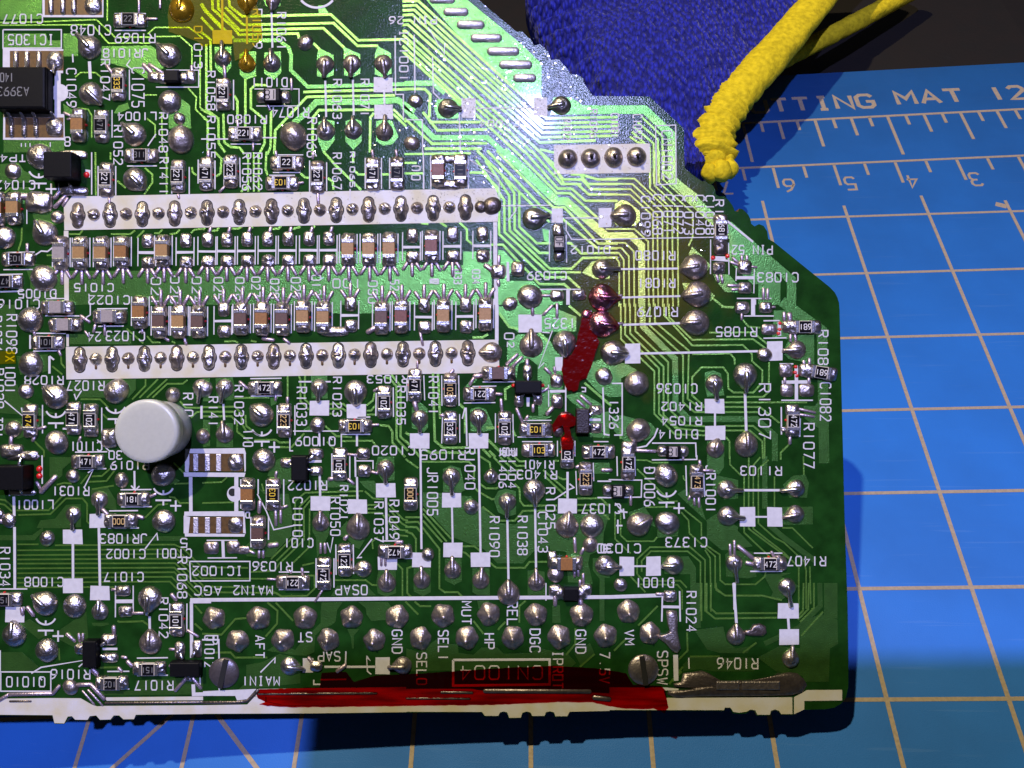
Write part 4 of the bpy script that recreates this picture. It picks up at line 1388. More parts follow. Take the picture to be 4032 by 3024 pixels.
run('''
@ L
p 400 770 440 690 600 670 720 520 880 510 885 760 700 775
p 990 360 1170 325 1260 470 1270 580 1180 560 1000 520
p 0 850 350 850 470 760 470 800 380 905 0 905
p 1900 860 1100 870 1100 920 1950 910 2040 870 2000 860
p 540 0 830 0 680 130 680 200 560 300 540 200
p 1860 200 1960 260 1900 290 1760 310
t 16 200 630 550 620 720 450 900 450 950 510 950 700 980 730
t 16 180 580 530 578 700 400
t 16 -10 460 60 470 140 540
t 16 -10 505 50 520 130 590
t 16 1000 210 1110 205 1200 125
t 16 960 270 1160 260 1245 150
t 16 1000 350 1240 310
t 16 1900 290 2060 285
t 16 1840 430 1900 440 1960 500 2060 500
t 16 1580 660 1720 520 1830 510
t 16 880 290 960 190
t 16 1890 60 2000 170
t 16 620 300 700 280 780 290
t 15 600 960 1900 952 2000 1000 2300 1300
t 15 190 1015 1930 1003 2212 1290
t 15 190 1068 1930 1053 2212 1340
t 15 190 1115 1920 1105 2212 1400
t 15 190 1160 1910 1155 2212 1460
t 15 190 1212 1900 1203 2212 1520
t 15 190 1265 1900 1253 2212 1570
t 15 190 1316 1870 1303 2150 1590
t 15 190 1368 1850 1355 2000 1510
t 15 190 1418 1240 1415
t 15 190 950 420 950
T R1019 1210 45 1620 132 180
T R1031 575 320 970 415 180
T L1001 185 470 580 565 180
T JR1083 1095 838 1600 935 180
T C1002 1165 1005 1580 1100 180
T C1001 1690 1000 2085 1095 180
T R1034 5 985 110 1400 90
T C1008 275 1310 690 1405 180
T C1017 1140 1255 1560 1350 180
T R1068 1935 1090 2035 1530 90
T 5 1970 885 2040 980 180
L 16 960 170 1020 130 920 330
L 16 1580 1000 1710 830 1720 905
L 14 860 128 1160 125
L 14 1315 355 1650 352
L 14 1320 540 1655 538
L 14 1190 585 1505 582
L 14 1180 772 1515 770
L 22 1465 150 1468 350
L 16 1430 310 1475 360 1520 315
L 30 152 430 157 640
L 30 160 760 163 1440
L 28 795 945 797 1320
L 28 1078 770 1090 1400
W 975 615 1160 770
W 690 790 900 945
W 685 1320 905 1480
W 985 1400 1195 1555
L 16 460 -20 462 290
L 16 105 340 105 420
L 14 1260 1400 1258 1640
L 14 1452 1400 1452 1640
L 34 1260 1572 1450 1570
e 1780 405
r 965 45 0 471 w
r 1460 452 0 181 w 180
r 1320 690 0 000 g
b 795 205 76
b 1325 250 82
b 1780 192 132
b 1085 460 96 1080 635
b 800 620 86 800 795
b 515 885 86
b 1785 695 130
b 100 690 82
k -20 690 40 700 60
b -20 630 70
h 1568 270 42
h 2005 390 42
h 290 725 52
k 450 380 610 210 60
k 1120 570 1200 650 50
k 1490 640 1560 660 50
k 1640 430 1700 400 40
k 400 270 440 340 40
s 1340 1455 170 120
k 1220 1440 1290 1440 34
@ M
p 860 0 960 0 980 240 880 320 800 250 700 200 750 60
p 600 330 660 400 930 400 970 600 960 860 820 1000 760 1090 480 1080 420 1000 560 880 720 880 720 420
p 1240 250 1370 250 1500 260 1650 300 1700 330 1240 330
p 1700 260 1860 255 1890 300 1890 420 1760 330
p 1900 0 2080 -10 2085 250 1960 270 1870 130
p 1200 600 1370 580 1370 830 1340 900 1240 1100 1230 880 1190 810
p 1490 780 1560 700 1810 700 1820 760 1760 900 1700 1000 1650 980 1560 880 1480 860
p 1910 1230 2095 1230 2100 1480 1990 1520 1900 1480 1885 1360
p 1390 1510 1460 1400 1780 1400 1880 1505
t 16 1740 370 1110 387 1000 480 1000 850 740 1110
t 16 1700 420 1160 430 1050 540 1050 880 800 1130
t 16 1165 470 1095 560 1100 900 830 1160 780 1240 500 1250
t 16 1160 560 1155 980 980 1150
t 16 720 1440 850 1515 1130 1510 1215 1430 1210 1290 1090 1290
t 16 1430 1340 1770 1340 1840 1392 1890 1395
t 16 2110 1160 2170 1220 2170 1510
t 16 1790 520 1900 520
t 16 1790 560 1880 565
t 16 1790 605 1940 605 1980 660
t 16 1760 370 1850 450 1960 460
t 16 1850 1000 1840 920 1900 870
t 16 2010 500 2180 680 2230 690
t 16 2020 560 2160 720 2230 760
t 16 2010 620 2140 790 2230 800
t 16 2010 690 2120 850 2230 860
t 16 -10 280 200 272 260 220
t 16 -10 500 330 492
t 16 1080 1180 1210 1150
t 16 -10 1200 490 1205
t 16 -10 1320 690 1325
t 16 -10 1410 760 1420
t 16 -10 1470 800 1480 880 1530
t 16 640 290 660 370
T IC1002 -110 1190 425 1285 180
L 14 -145 1135 510 1135 510 1345 -135 1348 -145 1135
T MAIN2 335 1400 755 1495 180
T AGC -95 1405 200 1500 180
T R1036 545 1140 970 1235 180
T C1010 980 440 1080 860 90
T C101 885 885 1195 980 180
T R1022 930 255 1345 355 180
T R1050 1390 440 1490 850 90
T R1021 1490 310 1575 680 90
T R1037 1865 490 1960 920 90
T R1049 2030 470 2130 890 90
T 0SAP 1445 1395 1785 1495 180
T D 465 600 505 660 180
L 14 590 400 690 590 770 790 1010 740
L 14 1350 930 1385 1035 1415 870
L 16 1840 890 1680 1095 1730 1090
L 14 410 240 410 560
L 14 600 240 600 400
L 14 690 250 690 560
L 14 878 240 878 520
L 14 520 650 522 980
L 14 712 650 712 900
L 14 1402 -40 1402 220
L 14 1597 -40 1597 240
L 14 1230 1100 1230 1420
L 14 1425 1100 1425 1420
L 14 1445 950 1448 1280
L 14 1635 950 1638 1270
L 14 825 1250 1155 1250
L 14 825 1440 1155 1440
L 14 1930 912 2160 910
L 34 215 900 222 1090
L 13 40 905 375 905
L 13 50 1097 370 1095
L 30 1150 45 1290 45
L 20 1655 -40 1660 215
L 14 1660 40 1850 40 1850 130
L 26 1270 200 1275 425
L 24 1675 215 1680 460
L 26 1990 440 2000 900
W 1885 285 2095 440
W 1170 425 1385 580
W 1580 460 1785 615
W 1900 1080 2110 1225
c 495 400 90 orange
r 770 400 90 103 y 90
c 610 820 90 brown
r 1490 80 90 105 w
r 1320 1270 90 472 w
r 1545 1115 90 122 w
r 2090 1025 0 472 w 180
r 985 1355 0 221 w 180
s 1755 150 150 140
s 1745 -40 150 130
s 1500 -50 150 110
k 1580 -30 1680 -20 34
k 1840 160 1900 175 36
b 1985 120 98 1990 290
bd 1280 715 95 1280 575
bd 1690 770 132 1685 605
b 1745 1215 95 1640 1230
bd 2000 1370 103 2000 1215
sd 90 985 170 140
sd 330 980 150 140
sd 430 1010 160 90
k 500 1020 560 1045 34
k 610 1020 610 1090 36
k 655 1020 655 1090 36
k 720 960 810 950 60
k 790 580 795 740 40
k 845 580 845 710 36
k 860 550 915 530 36
k 1370 240 1430 230 50
k 1580 240 1640 290 40
k 1280 940 1280 1040 36
k 1325 940 1330 1040 36
k 1540 890 1570 860 50
k 700 1325 790 1330 30
k 940 1230 960 1260 30
k 1075 1210 1085 1270 36
k 1310 1430 1220 1570 28
k 1940 1060 1940 1180 32
k 1985 1060 1985 1180 32
k 620 480 610 600 50
k 800 160 790 210 36
k 2100 930 2170 920 40
@ N
p 180 385 400 390 600 420 700 428 850 570 1000 715 1190 735 1290 630 1640 620 1640 760 1540 1000 1390 1020 1270 1155 990 1155 840 1000 620 915 500 870 180 525
p 400 130 480 90 590 120 640 360 590 385 400 380
p 1000 370 1080 345 1190 370 1195 620 1100 650 1000 600 950 460
p 420 1105 600 1105 605 1350 520 1390 420 1340
p 720 1210 905 1210 910 1500 770 1500 720 1470
p 1320 1240 1400 1225 1505 1250 1510 1500 1320 1500
p 80 1205 265 1205 265 1470 180 1515 80 1460
p 1540 620 2212 620 2150 820 2140 1000 2000 1060 1980 1150 2030 1380 1760 1360 1740 1030 1560 1010
p 2040 60 2212 60 2212 180 2040 180
p 2030 1100 2212 1095 2212 1310 2100 1320 2030 1230
B 56 2130 1300 2135 1500
t 18 180 560 490 890
t 18 180 615 440 920
t 18 180 690 390 925
t 18 -10 655 150 655
t 18 -10 710 130 705 360 1000 360 1430 420 1470 560 1470 610 1520
t 18 -10 760 110 762 180 840
t 18 -10 810 60 830 105 890 105 1040
t 18 610 970 740 970 830 1040
t 18 610 1035 640 1040 710 1100
t 18 910 1150 980 1205 1290 1205 1340 1140 1530 1140
t 18 800 290 870 340 980 340 1000 330
t 18 810 390 930 458 960 455
t 18 830 540 1020 692 1180 692 1270 585 1640 580
t 18 1180 290 1230 340 1240 480 1280 530 1640 525
t 18 -10 20 130 120
t 18 170 50 680 50 740 110 735 260
t 18 800 -10 910 60 915 120
t 18 950 0 1130 190 1270 190
t 18 1020 0 1170 140 1260 140
t 18 1100 0 1200 95 1290 95
t 18 1180 0 1230 45 1300 45
t 18 1600 40 1660 40
t 18 1490 140 1730 350
t 18 1500 200 1740 430
t 18 1600 190 1700 240 1760 240
t 18 1860 520 2212 515
t 18 1860 580 2100 575 2212 680
t 18 1860 450 2120 448 2212 540
t 18 160 1160 10 1210 10 1480 60 1530
t 18 740 330 790 380
T JR1005 230 115 340 630 90
T R1040 640 -100 745 345 90
T R1406 1010 -70 1092 330 90
T R1404 1110 -70 1190 335 90
T R1401 1275 35 1605 125 180
T R1403 1210 145 1635 235 180
T R1025 1520 335 1615 775 90
T R1090 908 650 1010 1080 90
T R1038 1213 645 1315 1060 90
T C1043 1435 600 1535 1030 90
T C1037 1915 510 2330 610 180
T 0 2120 950 2180 1040 180
L 24 155 -20 165 1000
L 24 790 -20 808 1040
L 22 497 545 505 930
L 24 1100 680 1112 1330
L 24 1402 560 1412 1200
L 26 1755 160 1755 450
L 16 1525 465 1610 460 1740 375
L 16 1775 290 1825 330 1755 360
W 390 390 598 545
W 400 930 610 1090
W 700 1040 912 1195
W 65 1040 270 1195
W 1650 450 1860 610
L 16 -40 1100 65 1100
L 12 1845 150 1855 410
L 12 2035 60 2040 260
L 16 2080 262 2230 262
L 16 2080 440 2230 440
L 14 1545 1030 1620 1030
L 14 1520 1370 1520 1560
b 490 210 100 500 415
b 705 540 86
b 920 215 80 930 130
b 1100 480 98 1095 665
b 1390 360 125 1405 545
bd 1750 755 130 1775 585
b 2020 745 132
bd 2000 950 86
bd 505 1230 96 500 1070
bd 1115 1490 125 1108 1325
bd 810 1340 96 825 1190
bd 1415 1365 95 1410 1200
b 235 1060 74
bd 170 1340 95 165 1180
r 50 395 90 000 g
r 1950 235 90 223 g
c 1740 1150 0 orange
bd 1625 1270 95
s 1590 1120 110 200
k 1830 880 1840 1030 40
k 1930 990 1900 1050 40
k 1830 1220 1830 1300 36
k 1870 1220 1870 1290 36
k 1925 1270 1925 1370 36
k 1890 1340 1890 1400 36
k 1620 1500 1620 1610 50
k 1850 110 1900 90 40
b 2160 1175 110
k 2130 140 2230 140 46
@ O
p 740 400 820 350 900 420 960 400 1050 690 1160 620 1400 760 1395 800 1560 970 1300 1012 1220 1012 1060 880 1060 700 800 460
p 1060 0 1245 0 1245 110 1190 190 1060 130
p 1130 250 1180 200 1400 250 1400 450 1250 460 1120 340
p 1890 300 2000 200 2130 190 2170 280 2150 440 1960 440
p 1880 540 2212 540 2212 730 1880 740
p 1260 1060 1320 1012 1560 1030 1600 1300 1500 1320 1270 1300
p 560 1090 860 1080 940 1200 940 1659 880 1659 880 1275 600 1270
p 210 600 380 540 450 640 500 760 220 640
p 520 780 760 760 740 860 520 880
p 1850 1290 1760 1520 1870 1560 2060 1400
p 1720 1270 1980 1260 1870 1300 1790 1490 1680 1290
B 60 1690 -10 1690 560
B 60 1740 740 1890 870 2240 1130
t 15 1465 200 1465 820 1760 1100
t 15 1515 -10 1515 780 1960 1110
t 15 1640 0 1565 90 1565 780 1900 1040 2060 1200 2060 1640
t 15 1730 30 1620 130 1620 720 1800 880 1900 930 2120 1140 2140 1240 2140 1650
t 15 1795 210 1795 540
t 15 1880 770 1990 770 2212 990
t 15 1310 -10 1310 80 1430 200
t 15 2110 -10 2115 190
t 15 300 130 560 380 640 460
t 15 800 560 1000 720 1000 860
t 15 780 600 860 690 870 830 1150 1080 1150 1420 1260 1510 1640 1510
t 15 1050 960 1200 1060 1205 1340 1260 1385 1590 1385 1690 1300 1700 1250
t 15 300 1270 300 1110 440 980 880 980 1040 1120 1040 1680
t 15 350 1250 350 1130 450 1025 850 1025 990 1140 990 1680
t 15 1040 1010 1095 1100 1105 1680
t 15 120 560 120 850 190 915 480 915 520 870
t 15 60 600 60 890 230 1050
t 15 230 1300 390 1470
t 15 300 1270 370 1350 770 1345 840 1420
t 15 330 1385 740 1390 790 1450 790 1659
t 15 390 545 720 540
t 15 520 440 590 490 740 480
t 15 800 200 810 240 840 260
t 15 280 30 410 35 470 60 640 60
t 15 2180 1190 2190 1600
T &1006 380 115 490 530 90
T JR1001 1050 90 1150 600 90
T R1103 1430 100 1870 195 180
T C1373 615 875 1055 975 180
T C1030 -130 945 335 1040 180
T &1001 285 1315 695 1415 180
T R1407 1940 1080 2350 1180 180
T 3 -60 960 20 1030 180
L 14 -10 245 350 250 345 435 -10 440
L 14 460 30 950 25 950 -20
L 14 830 90 840 420
L 14 1025 180 1035 430
L 14 80 -10 85 205
L 14 275 -10 280 205
L 26 1455 360 1850 360
L 20 1585 650 1715 650
W 1420 545 1585 755
W 1715 545 1880 755
W 105 1085 265 1295
W 400 1080 560 1290
L 20 265 1187 400 1187
L 14 1570 1045 1880 1045
L 16 1530 1243 1880 1240
L 30 1360 1365 1362 1659
W 1830 1590 2050 1720
L 14 60 500 150 600
L 18 90 590 195 600
L 18 150 560 160 670
L 18 90 680 90 830
L 18 70 745 140 745
arcx
e 620 430
r 200 60 90 472 w
rn 945 265 90 473 g
r 1735 1155 0 472 w
b 615 200 130
bd 315 730 132 455 655
b 630 715 132
b 1270 350 105 1455 362
b 2030 340 100 1850 368
b 1280 640 110 1475 662
bd 2020 620 100 1880 655
b -20 1190 100 135 1195
b 700 1170 108 560 1190
b 1355 1150 95 1385 1365
b 1930 1410 100 1975 1630
b 120 1390 76
s 660 1510 150 130
k 510 1490 600 1490 40
h 400 1590 45
k 1310 950 1315 1080 34
k 1358 910 1358 1080 34
k 1400 970 1560 1100 50
k 1490 1150 1560 1165 50
k 1760 1030 1790 1080 36
k 1830 1090 1850 1160 90
k 980 40 985 100 40
k 1010 145 1120 145 36
k 860 460 880 420 34
k 920 440 925 520 34
k 970 440 975 540 34
k 230 420 230 520 36
k 800 -10 800 30 30
'''.replace('arcx\n', ''))
run('''
@ P
p 560 560 940 300 960 560 960 580 830 700 640 600
p 0 740 240 740 420 900 340 960 0 960
p 1000 420 1180 420 1190 440 1100 460 1010 450
p 1480 1050 2212 1010 2212 1200 1100 1210 1100 1160 1480 1160
p 220 430 320 380 560 540 420 600
t 18 1280 400 1300 412 1560 405 1620 450
t 18 640 700 650 830
t 18 2120 230 2200 320
t 18 2120 430 2200 500
t 18 1070 910 1300 905
T Q1010 75 1010 490 1115 180
L 14 10 955 555 955 555 1165 10 1165 10 955
T R1016 560 930 980 1030 180
T R1017 1475 1050 1885 1150 180
T R1042 1735 150 1830 580 90
L 16 345 970 450 905 950 822 860 900
L 28 1630 350 1632 490
L 14 0 52 300 52
L 14 1492 805 1830 800
L 14 1495 995 1830 990
L 14 1170 950 1410 948
L 14 1085 1142 1410 1140
L 14 1850 210 1852 540
L 14 2037 210 2035 520
L 36 2085 190 2088 800
L 40 2075 190 2300 188
L 16 2180 980 2180 1140
L 40 2105 1090 2110 1200 2320 1195
L 14 5 720 5 960
L 14 1452 15 1452 300
L 14 1260 60 1258 360
L 40 1265 188 1450 186
L 26 1120 705 1280 705
W 60 245 270 415
e 500 440
r 60 160 0 151 d
r 1935 385 90 101 w
r 1225 1070 0 102 d 180
r 1635 915 0 151 d 180
b 500 210 135 360 110
b 815 240 132
b 1090 300 95 1085 165
b 160 550 132 150 390
b 515 720 130
b 1635 150 132 1610 335
bd 1640 640 125 1635 500
bd 770 1120 88
s 1370 295 160 130
k 1450 315 1560 315 36
k 240 260 250 330 50
k 300 250 370 340 50
k 1870 110 1920 170 50
k 1440 890 1390 840 50
k 1850 890 1880 880 40
k 1010 930 1060 980 60
k 1290 910 1330 950 40
k 1330 790 1380 800 36
k 1240 460 1245 540 50
k 730 540 820 620 40
k 860 540 870 620 36
k 905 540 905 620 36
k 1850 705 1910 710 34
k 2060 990 1910 1160 44
k 2070 990 2190 1130 44
k 2040 500 2160 570 36
k -20 1270 100 1200 44
k 100 1200 580 1190 44
k 580 1190 650 1105 44
k 850 1095 990 1090 50
k 990 1090 1140 1250 50
k 900 1160 1030 1310 26
k 960 1150 1120 1320 26
@ Q
p 1280 300 1290 200 1520 195 1460 280 1440 410 1390 450 1300 480 1220 560 1210 740 1120 780 960 770 690 720 860 640 1000 720 1060 640 1220 480 1280 420
p 1690 195 2010 195 2060 260 1990 390 1830 400 1780 330 1770 260
p 470 880 640 850 830 760 980 790 1060 860 1060 1080 380 1150 470 1070
p 1570 490 1700 490 1640 560 1640 700 1620 700 1610 580
p 820 640 700 720 760 740
t 18 -10 540 200 550 350 380 470 370
t 18 700 200 810 290 805 430 680 570
t 18 790 200 980 400
t 18 130 745 300 745 350 800 700 800
T ST 1035 525 1185 625 180
T AFT 570 560 665 800 90
T MAIN1 430 1005 830 1100 180
T Q1012 20 560 120 900 90
T GND 2060 500 2165 750 90
T SAP 1255 735 1490 835 180
T D 110 560 160 650 90
L 16 625 960 785 800 780 860
L 40 -140 172 1200 165 2212 155 4424 140 5010 120
L 18 -10 605 170 605 175 830
L 16 175 1120 178 1170
L 24 1320 900 1870 900
L 14 1780 780 1820 830 1780 800 1790 950 1830 980
W 1085 805 1200 960
W 1875 795 2030 980
L 16 1205 1040 1205 1090 1280 1090
L 16 1280 1040 1560 1035
L 16 1555 730 1550 900
n 120 370 125
n 605 365 130
n 1110 360 130
n 1615 358 125
n 2110 352 128
n 375 615 125
n 870 605 128
n 1365 605 122
n 1865 612 122
b 940 890 102 1105 915
bd 2175 885 100 2010 900
s 1230 890 140 120
k 1150 800 1240 920 50
k 1460 950 1550 880 50
@ R
p 0 700 140 740 330 600 350 640 560 660 570 750 730 770 820 690 990 690 1060 760 1340 750 1450 700 1550 720 1760 760 1850 860 1800 900 500 940 0 950
p 770 180 900 180 910 260 790 270
p 1590 230 1670 230 1680 420 1590 420
p 1830 760 2000 640 2050 760 1900 890
B 56 2130 -10 2130 400
t 18 -10 190 130 330
t 18 90 190 150 240 270 240
t 18 1300 180 1230 240 1230 420
t 18 730 400 840 540
t 18 1080 410 1010 480 1000 500
t 18 1740 770 1840 650 1840 480
t 18 1890 900 2050 760
T SEL1 350 505 455 825 90
T SEL0 115 750 220 1090 90
T MUT 605 190 705 435 90
T HP 850 540 955 700 90
T REL 1100 190 1208 445 90
T DGC 1348 490 1455 740 90
T GND 1845 500 1952 750 90
T IPROT 1595 730 1702 1130 90
T 7.5V 2105 740 2212 1075 90
L 26 510 825 1560 820 1560 1092 510 1105 510 825
T CN1004 590 890 1480 1035 180
n 400 342 130
n 900 326 125
n 1410 332 125
n 1905 330 130
n 155 590 120 130
n 660 582 125 130
n 1160 582 125 128
n 1665 572 125 135
n 2170 562 125 130
@ S
p 1868 -10 1985 -10 1985 300 1868 292
p 1660 340 1840 260 1985 310 1990 520 1920 560 1910 850 1700 850 1680 800 1450 760 1290 640 1480 540 1660 560
p 740 400 990 370 1020 500 1100 560 1240 540 1200 600 960 600 850 570
p 700 640 1240 640 1290 690 1260 760 900 760 790 740 640 760 640 700
B 70 760 -10 760 380
B 46 1830 -10 1835 190 1650 380 1350 520
t 14 800 -10 800 320
t 14 845 -10 845 240 920 300 1460 292
t 14 885 -10 880 210 930 255 1460 252
t 14 925 -10 930 50 1010 100 1330 100 1500 140
t 14 675 420 680 580 600 660
t 14 250 360 420 190
t 14 40 580 150 470
t 14 630 760 550 850
t 14 520 870 600 770 640 720
t 14 1160 600 1280 510
t 14 1690 -10 1685 230 1640 280
t 14 1735 -10 1730 220 1640 310
t 14 1780 -10 1780 210 1660 330
t 14 1860 240 1670 450
t 14 700 632 960 630
T R1024 670 65 752 410 90
T VM 135 400 212 525 90
T SPSW 418 585 505 870 90
T R1046 940 645 1290 735 180
L 12 690 640 692 735
W 1465 165 1645 295
W 1475 395 1650 527
L 22 1555 295 1562 395
L 24 1080 -10 1105 340
L 14 460 110 455 325
L 14 610 60 615 325
W 455 185 612 210
L 42 575 615 580 840
n 165 240 100 105
n 350 430 90 100
n -20 430 95 105
n 8 430 0.1
bd 1575 650 78 1590 530
bd 1100 450 82 1100 335
h 320 175 28
'''.replace('n -20 430 95 105\nn 8 430 0.1\n', ''))
# ---------------------------------------------------------------- rows of chip capacitors between the two pin rows
def cell(x, y, color=None, up=True):
    """one place in the row: a fitted capacitor, or two bare tinned pads with the printed cross bar between them"""
    if color:
        chip(x, y, 90, 'c', color='cap_' + color)
        sline(13, x - 100, y - 170, x - 102, y + 150); sline(13, x + 92, y - 170, x + 90, y + 150)
    else:
        pillow(x + 5, y - 125, 130, 165, ht=.36); pillow(x + 10, y + 115, 150, 145, ht=.36)
        sline(13, x - 100, y - 160, x - 102, y + 150); sline(13, x + 95, y - 160, x + 92, y + 150)
        sblock(x - 95, y - 12, x + 90, y + 16)
def fan(x, y, d, big=1.):
    for dx, ln in ((-95, 80), (5, 150), (95, 90)):
        spoke(x + dx * .45, y, x + dx * big, y + d * ln, 44)
CUR = 'D'
for x, y, c in ((675, 1100, 'grey'), (890, 1100, 'tan'), (1120, 1100, 'tan'), (1340, 1090, 'orange'), (1605, 1090, None), (1785, 1075, 'tan'), (2020, 1085, None)):
    if c and x < 1700 and x > 1500: continue
    cell(x, y, c); fan(x, y + 180, 1)
CUR = 'E'
for x, c in ((45, None), (255, None), (475, None), (700, None), (920, None), (1150, None), (1365, None), (1585, 'tan'), (1810, 'tan'), (2030, 'tan')):
    cell(x, 1078 - x * .012, c); fan(x, 1245, 1)
    if not c: spoke(x + 20, 880, x + 40, 820, 44)
CUR = 'F'
for x, c in ((60, None), (275, 'red'), (500, None), (825, None)):
    cell(x, 1030 - x * .02, c)
    if x < 700: fan(x, 1195, 1)
CUR = 'I'
for x, y, c in ((1535, 80, 'orange'), (1750, 185, 'brown'), (1960, 185, 'tan'), (2170, 190, 'brown')):
    cell(x, y, c)
    if x > 1540: fan(x, y - 190, -1)
CUR = 'J'
for x, y, c in ((220, 175, None), (425, 160, 'brown'), (650, 155, 'orange'), (870, 160, 'brown'), (1095, 130, 'tan'), (1315, 140, 'tan'), (1600, 115, None), (1945, 140, 'brown'), (2160, 130, 'red')):
    cell(x, y, c); fan(x, y - 190, -1)
pillow(1430, 290, 330, 110); spoke(1890, 240, 1790, 300, 60); spoke(880, 370, 940, 420, 40); spoke(650, 370, 770, 385, 44)
CUR = 'K'
for x, y, c in ((190, 130, None), (405, 120, 'tan'), (640, 125, None), (860, 105, 'tan')):
    cell(x, y, c); fan(x, y - 190, -1)
# printed frame of the large chip and its two rows of pins
def pblock(P, m='silk_stained'): return prism('silkscreen_block', [mm(*p) for p in P], .02, .047, m, BOARD)
CUR = 'Z'
pblock([(252, 815), (284, 774), (1951, 741), (1966, 790), (1960, 873), (254, 907)])
pblock([(260, 1366), (1962, 1337), (1966, 1440), (1880, 1469), (262, 1494)])
pblock([(252, 909), (270, 909), (272, 1183), (254, 1183)]); pblock([(262, 1316), (272, 1316), (272, 1364), (262, 1364)])
def pinrow(x0, y0, x1, y1, tabs):
    global SEED
    n = 25
    for i in range(n):
        x = x0 + (x1 - x0) * i / (n - 1); y = y0 + (y1 - y0) * i / (n - 1); cx, cy = mm(x, y); SEED += 1
        if i % 2 == 0:
            def rf(a):
                c, s_ = math.cos(a), abs(math.sin(a)); r_ = .74; dd = .72; r2 = .56    # three overlapping discs: middle, top, bottom
                disc = r2 * r2 - (dd * c) ** 2
                return max(r_, dd * s_ + math.sqrt(disc) if disc > 0 else 0)
            V, F = dome_data(cx, cy, rf, .50, seed=SEED, prof=.62, wob=.07, hw=.16, seg=36)
            mk('pad_gap', [(cx + (rf(a_) + .06) * math.cos(a_), cy + (rf(a_) + .06) * math.sin(a_), .058) for a_ in [k_ * math.pi / 18 for k_ in range(36)]], [tuple(range(36))], 'slot_black', BOARD)
        else:
            V, F = dome_data(cx, cy + .05, lambda a: .66, .45, seed=SEED, prof=.75, wob=.05, hw=.12)
        o = mk('pin_joint', V, F, 'solder' if i % 3 else 'solder_dull', BOARD, True)
        # the flat pin folded over to one side
        a = math.radians(158 if tabs else 178) - (i / n) * (.5 if tabs else 0.)
        P = [(cx + .34, cy + .02, .30), (cx, cy + .06, .52), (cx + math.cos(a) * .42, cy + math.sin(a) * .42 + .06, .46)]
        V, F = rod_data(P, .16, .13, 8, .55); mk('pin_end', V, F, 'solder_dull', o, True)
        if not tabs and i % 2:
            V, F = rod_data([(cx, cy - .5, .05), (cx, cy - .92, .05)], .13, .13, 8, .5); mk('copper_tab', V, F, 'pad_brown', o, True)
pinrow(307, 849, 1833, 817, True)
pinrow(315, 1417, 1842, 1391, False)
joint(1937, 811, 37, None, 'solder_dark', .5, 'pin_joint'); joint(1893, 815, 25, None, 'solder_dark', .5, 'pin_joint')
CUR = 'K'; joint(930, 520, 115, (790, 520), 'solder_dull', .5, 'pin_joint', 'solder_dull')

# ---------------------------------------------------------------- chips, transistors, coils
CUR = 'A'
sblock(35, 535, 690, 800); sblock(600, 800, 665, 1250); sblock(40, 1240, 705, 1525)
prism('silkscreen_block', [(mm(650, 1010)[0] + .88 * math.cos(a), mm(650, 1010)[1] + .88 * math.sin(a)) for a in [i * math.pi / 12 for i in range(24)]], .02, .049, 'silk', BOARD)
ic = block(310, 1010, 545, 450, 1.5, 'epoxy', 'integrated_circuit', bev=.22)
tag(ic, 'black eight-pin chip marked A3993 with a notched end')
V, F = cbox(*mm(566, 1010), .3, ml(46), ml(430), 1.0, .2); mk('side_step', V, F, 'epoxy', ic)
strokes('marking', text_polys('A3993', 80, 1010, 410, 1100, 180), .11, 1.66, 'mark_grey', ic)
strokes('marking', text_polys('1406', 60, 860, 245, 950, 180), .11, 1.66, 'mark_grey', ic)
def sop_pads(xs, y0, y1, xr, wr, parent=None, leads=None):
    prism('bare_board', [mm(xs[0] - 70, y0), mm(xr + wr / 2, y0), mm(xr + wr / 2, y1), mm(xs[0] - 70, y1)], .03, .055, 'pad_brown', BOARD)
    for x in xs:
        p = [mm(x, y0 + 22), mm(x, y1 - 22)]
        V, F = rod_data([(*p[0], .08), (*p[1], .08)], ml(30), ml(30), 10, .8); mk('solder_pad', V, F, 'solder', BOARD, True)
    pillow(xr, (y0 + y1) / 2, wr, (y1 - y0) * .95, ht=.35, n=2.6)
    if leads is not None:
        for x in (*xs, xr):
            a = mm(x, y1 if leads > 0 else y0); b = mm(x, (y1 + 30) if leads > 0 else (y0 - 30))
            V, F = rod_data([(mm(x, (y0 + y1) / 2)[0], mm(x, (y0 + y1) / 2)[1], .2), (*a, .35), (*b, .8)], .18, .18, 8, .5); mk('pin', V, F, 'tin_cap', parent, True)
sop_pads((180, 300, 430), 555, 770, 600, 185, ic, 1); sop_pads((130, 270, 400), 1280, 1500, 600, 190, ic, -1)
sblock(465, -60, 1128, 186); sop_pads((560, 690, 810), -40, 165, 1020, 190)
diode(1895, 852, 0)
pillow(1690, 840, 170, 120); pillow(2080, 840, 110, 150)
CUR = 'Z'
for y0, y1, p0, p1 in ((1765, 1877, 1786, 1856), (2016, 2109, 2035, 2100)):
    sblock(727, y0, 966, p0 - 2); sblock(727, p1 + 2, 966, y1); sblock(727, p0 - 2, 746, p1 + 2); sblock(960, p0 - 2, 968, p1 + 2)
    prism('bare_board', [mm(746, p0), mm(958, p0), mm(958, p1), mm(746, p1)], .03, .05, 'pad_brown', BOARD)
    for x in (772, 818, 862):
        V, F = cbox(*mm(x, (p0 + p1) / 2), .02, ml(20), ml(p1 - p0 - 2), .14, .06); mk('solder_pad', V, F, 'tin_rough', BOARD)
    pillow(928, (p0 + p1) / 2, 62, (p1 - p0), ht=.25, n=2.4)
sline(14, 751, 1878, 752, 2015); sline(16, 931, 1878, 931, 2015)
CUR = 'M'
prism('silkscreen_block', [(mm(345, 400)[0] + .78 * math.cos(a), mm(345, 400)[1] + .8 * math.sin(a)) for a in [i * math.pi / 12 for i in range(24)]], .02, .049, 'silk', BOARD)
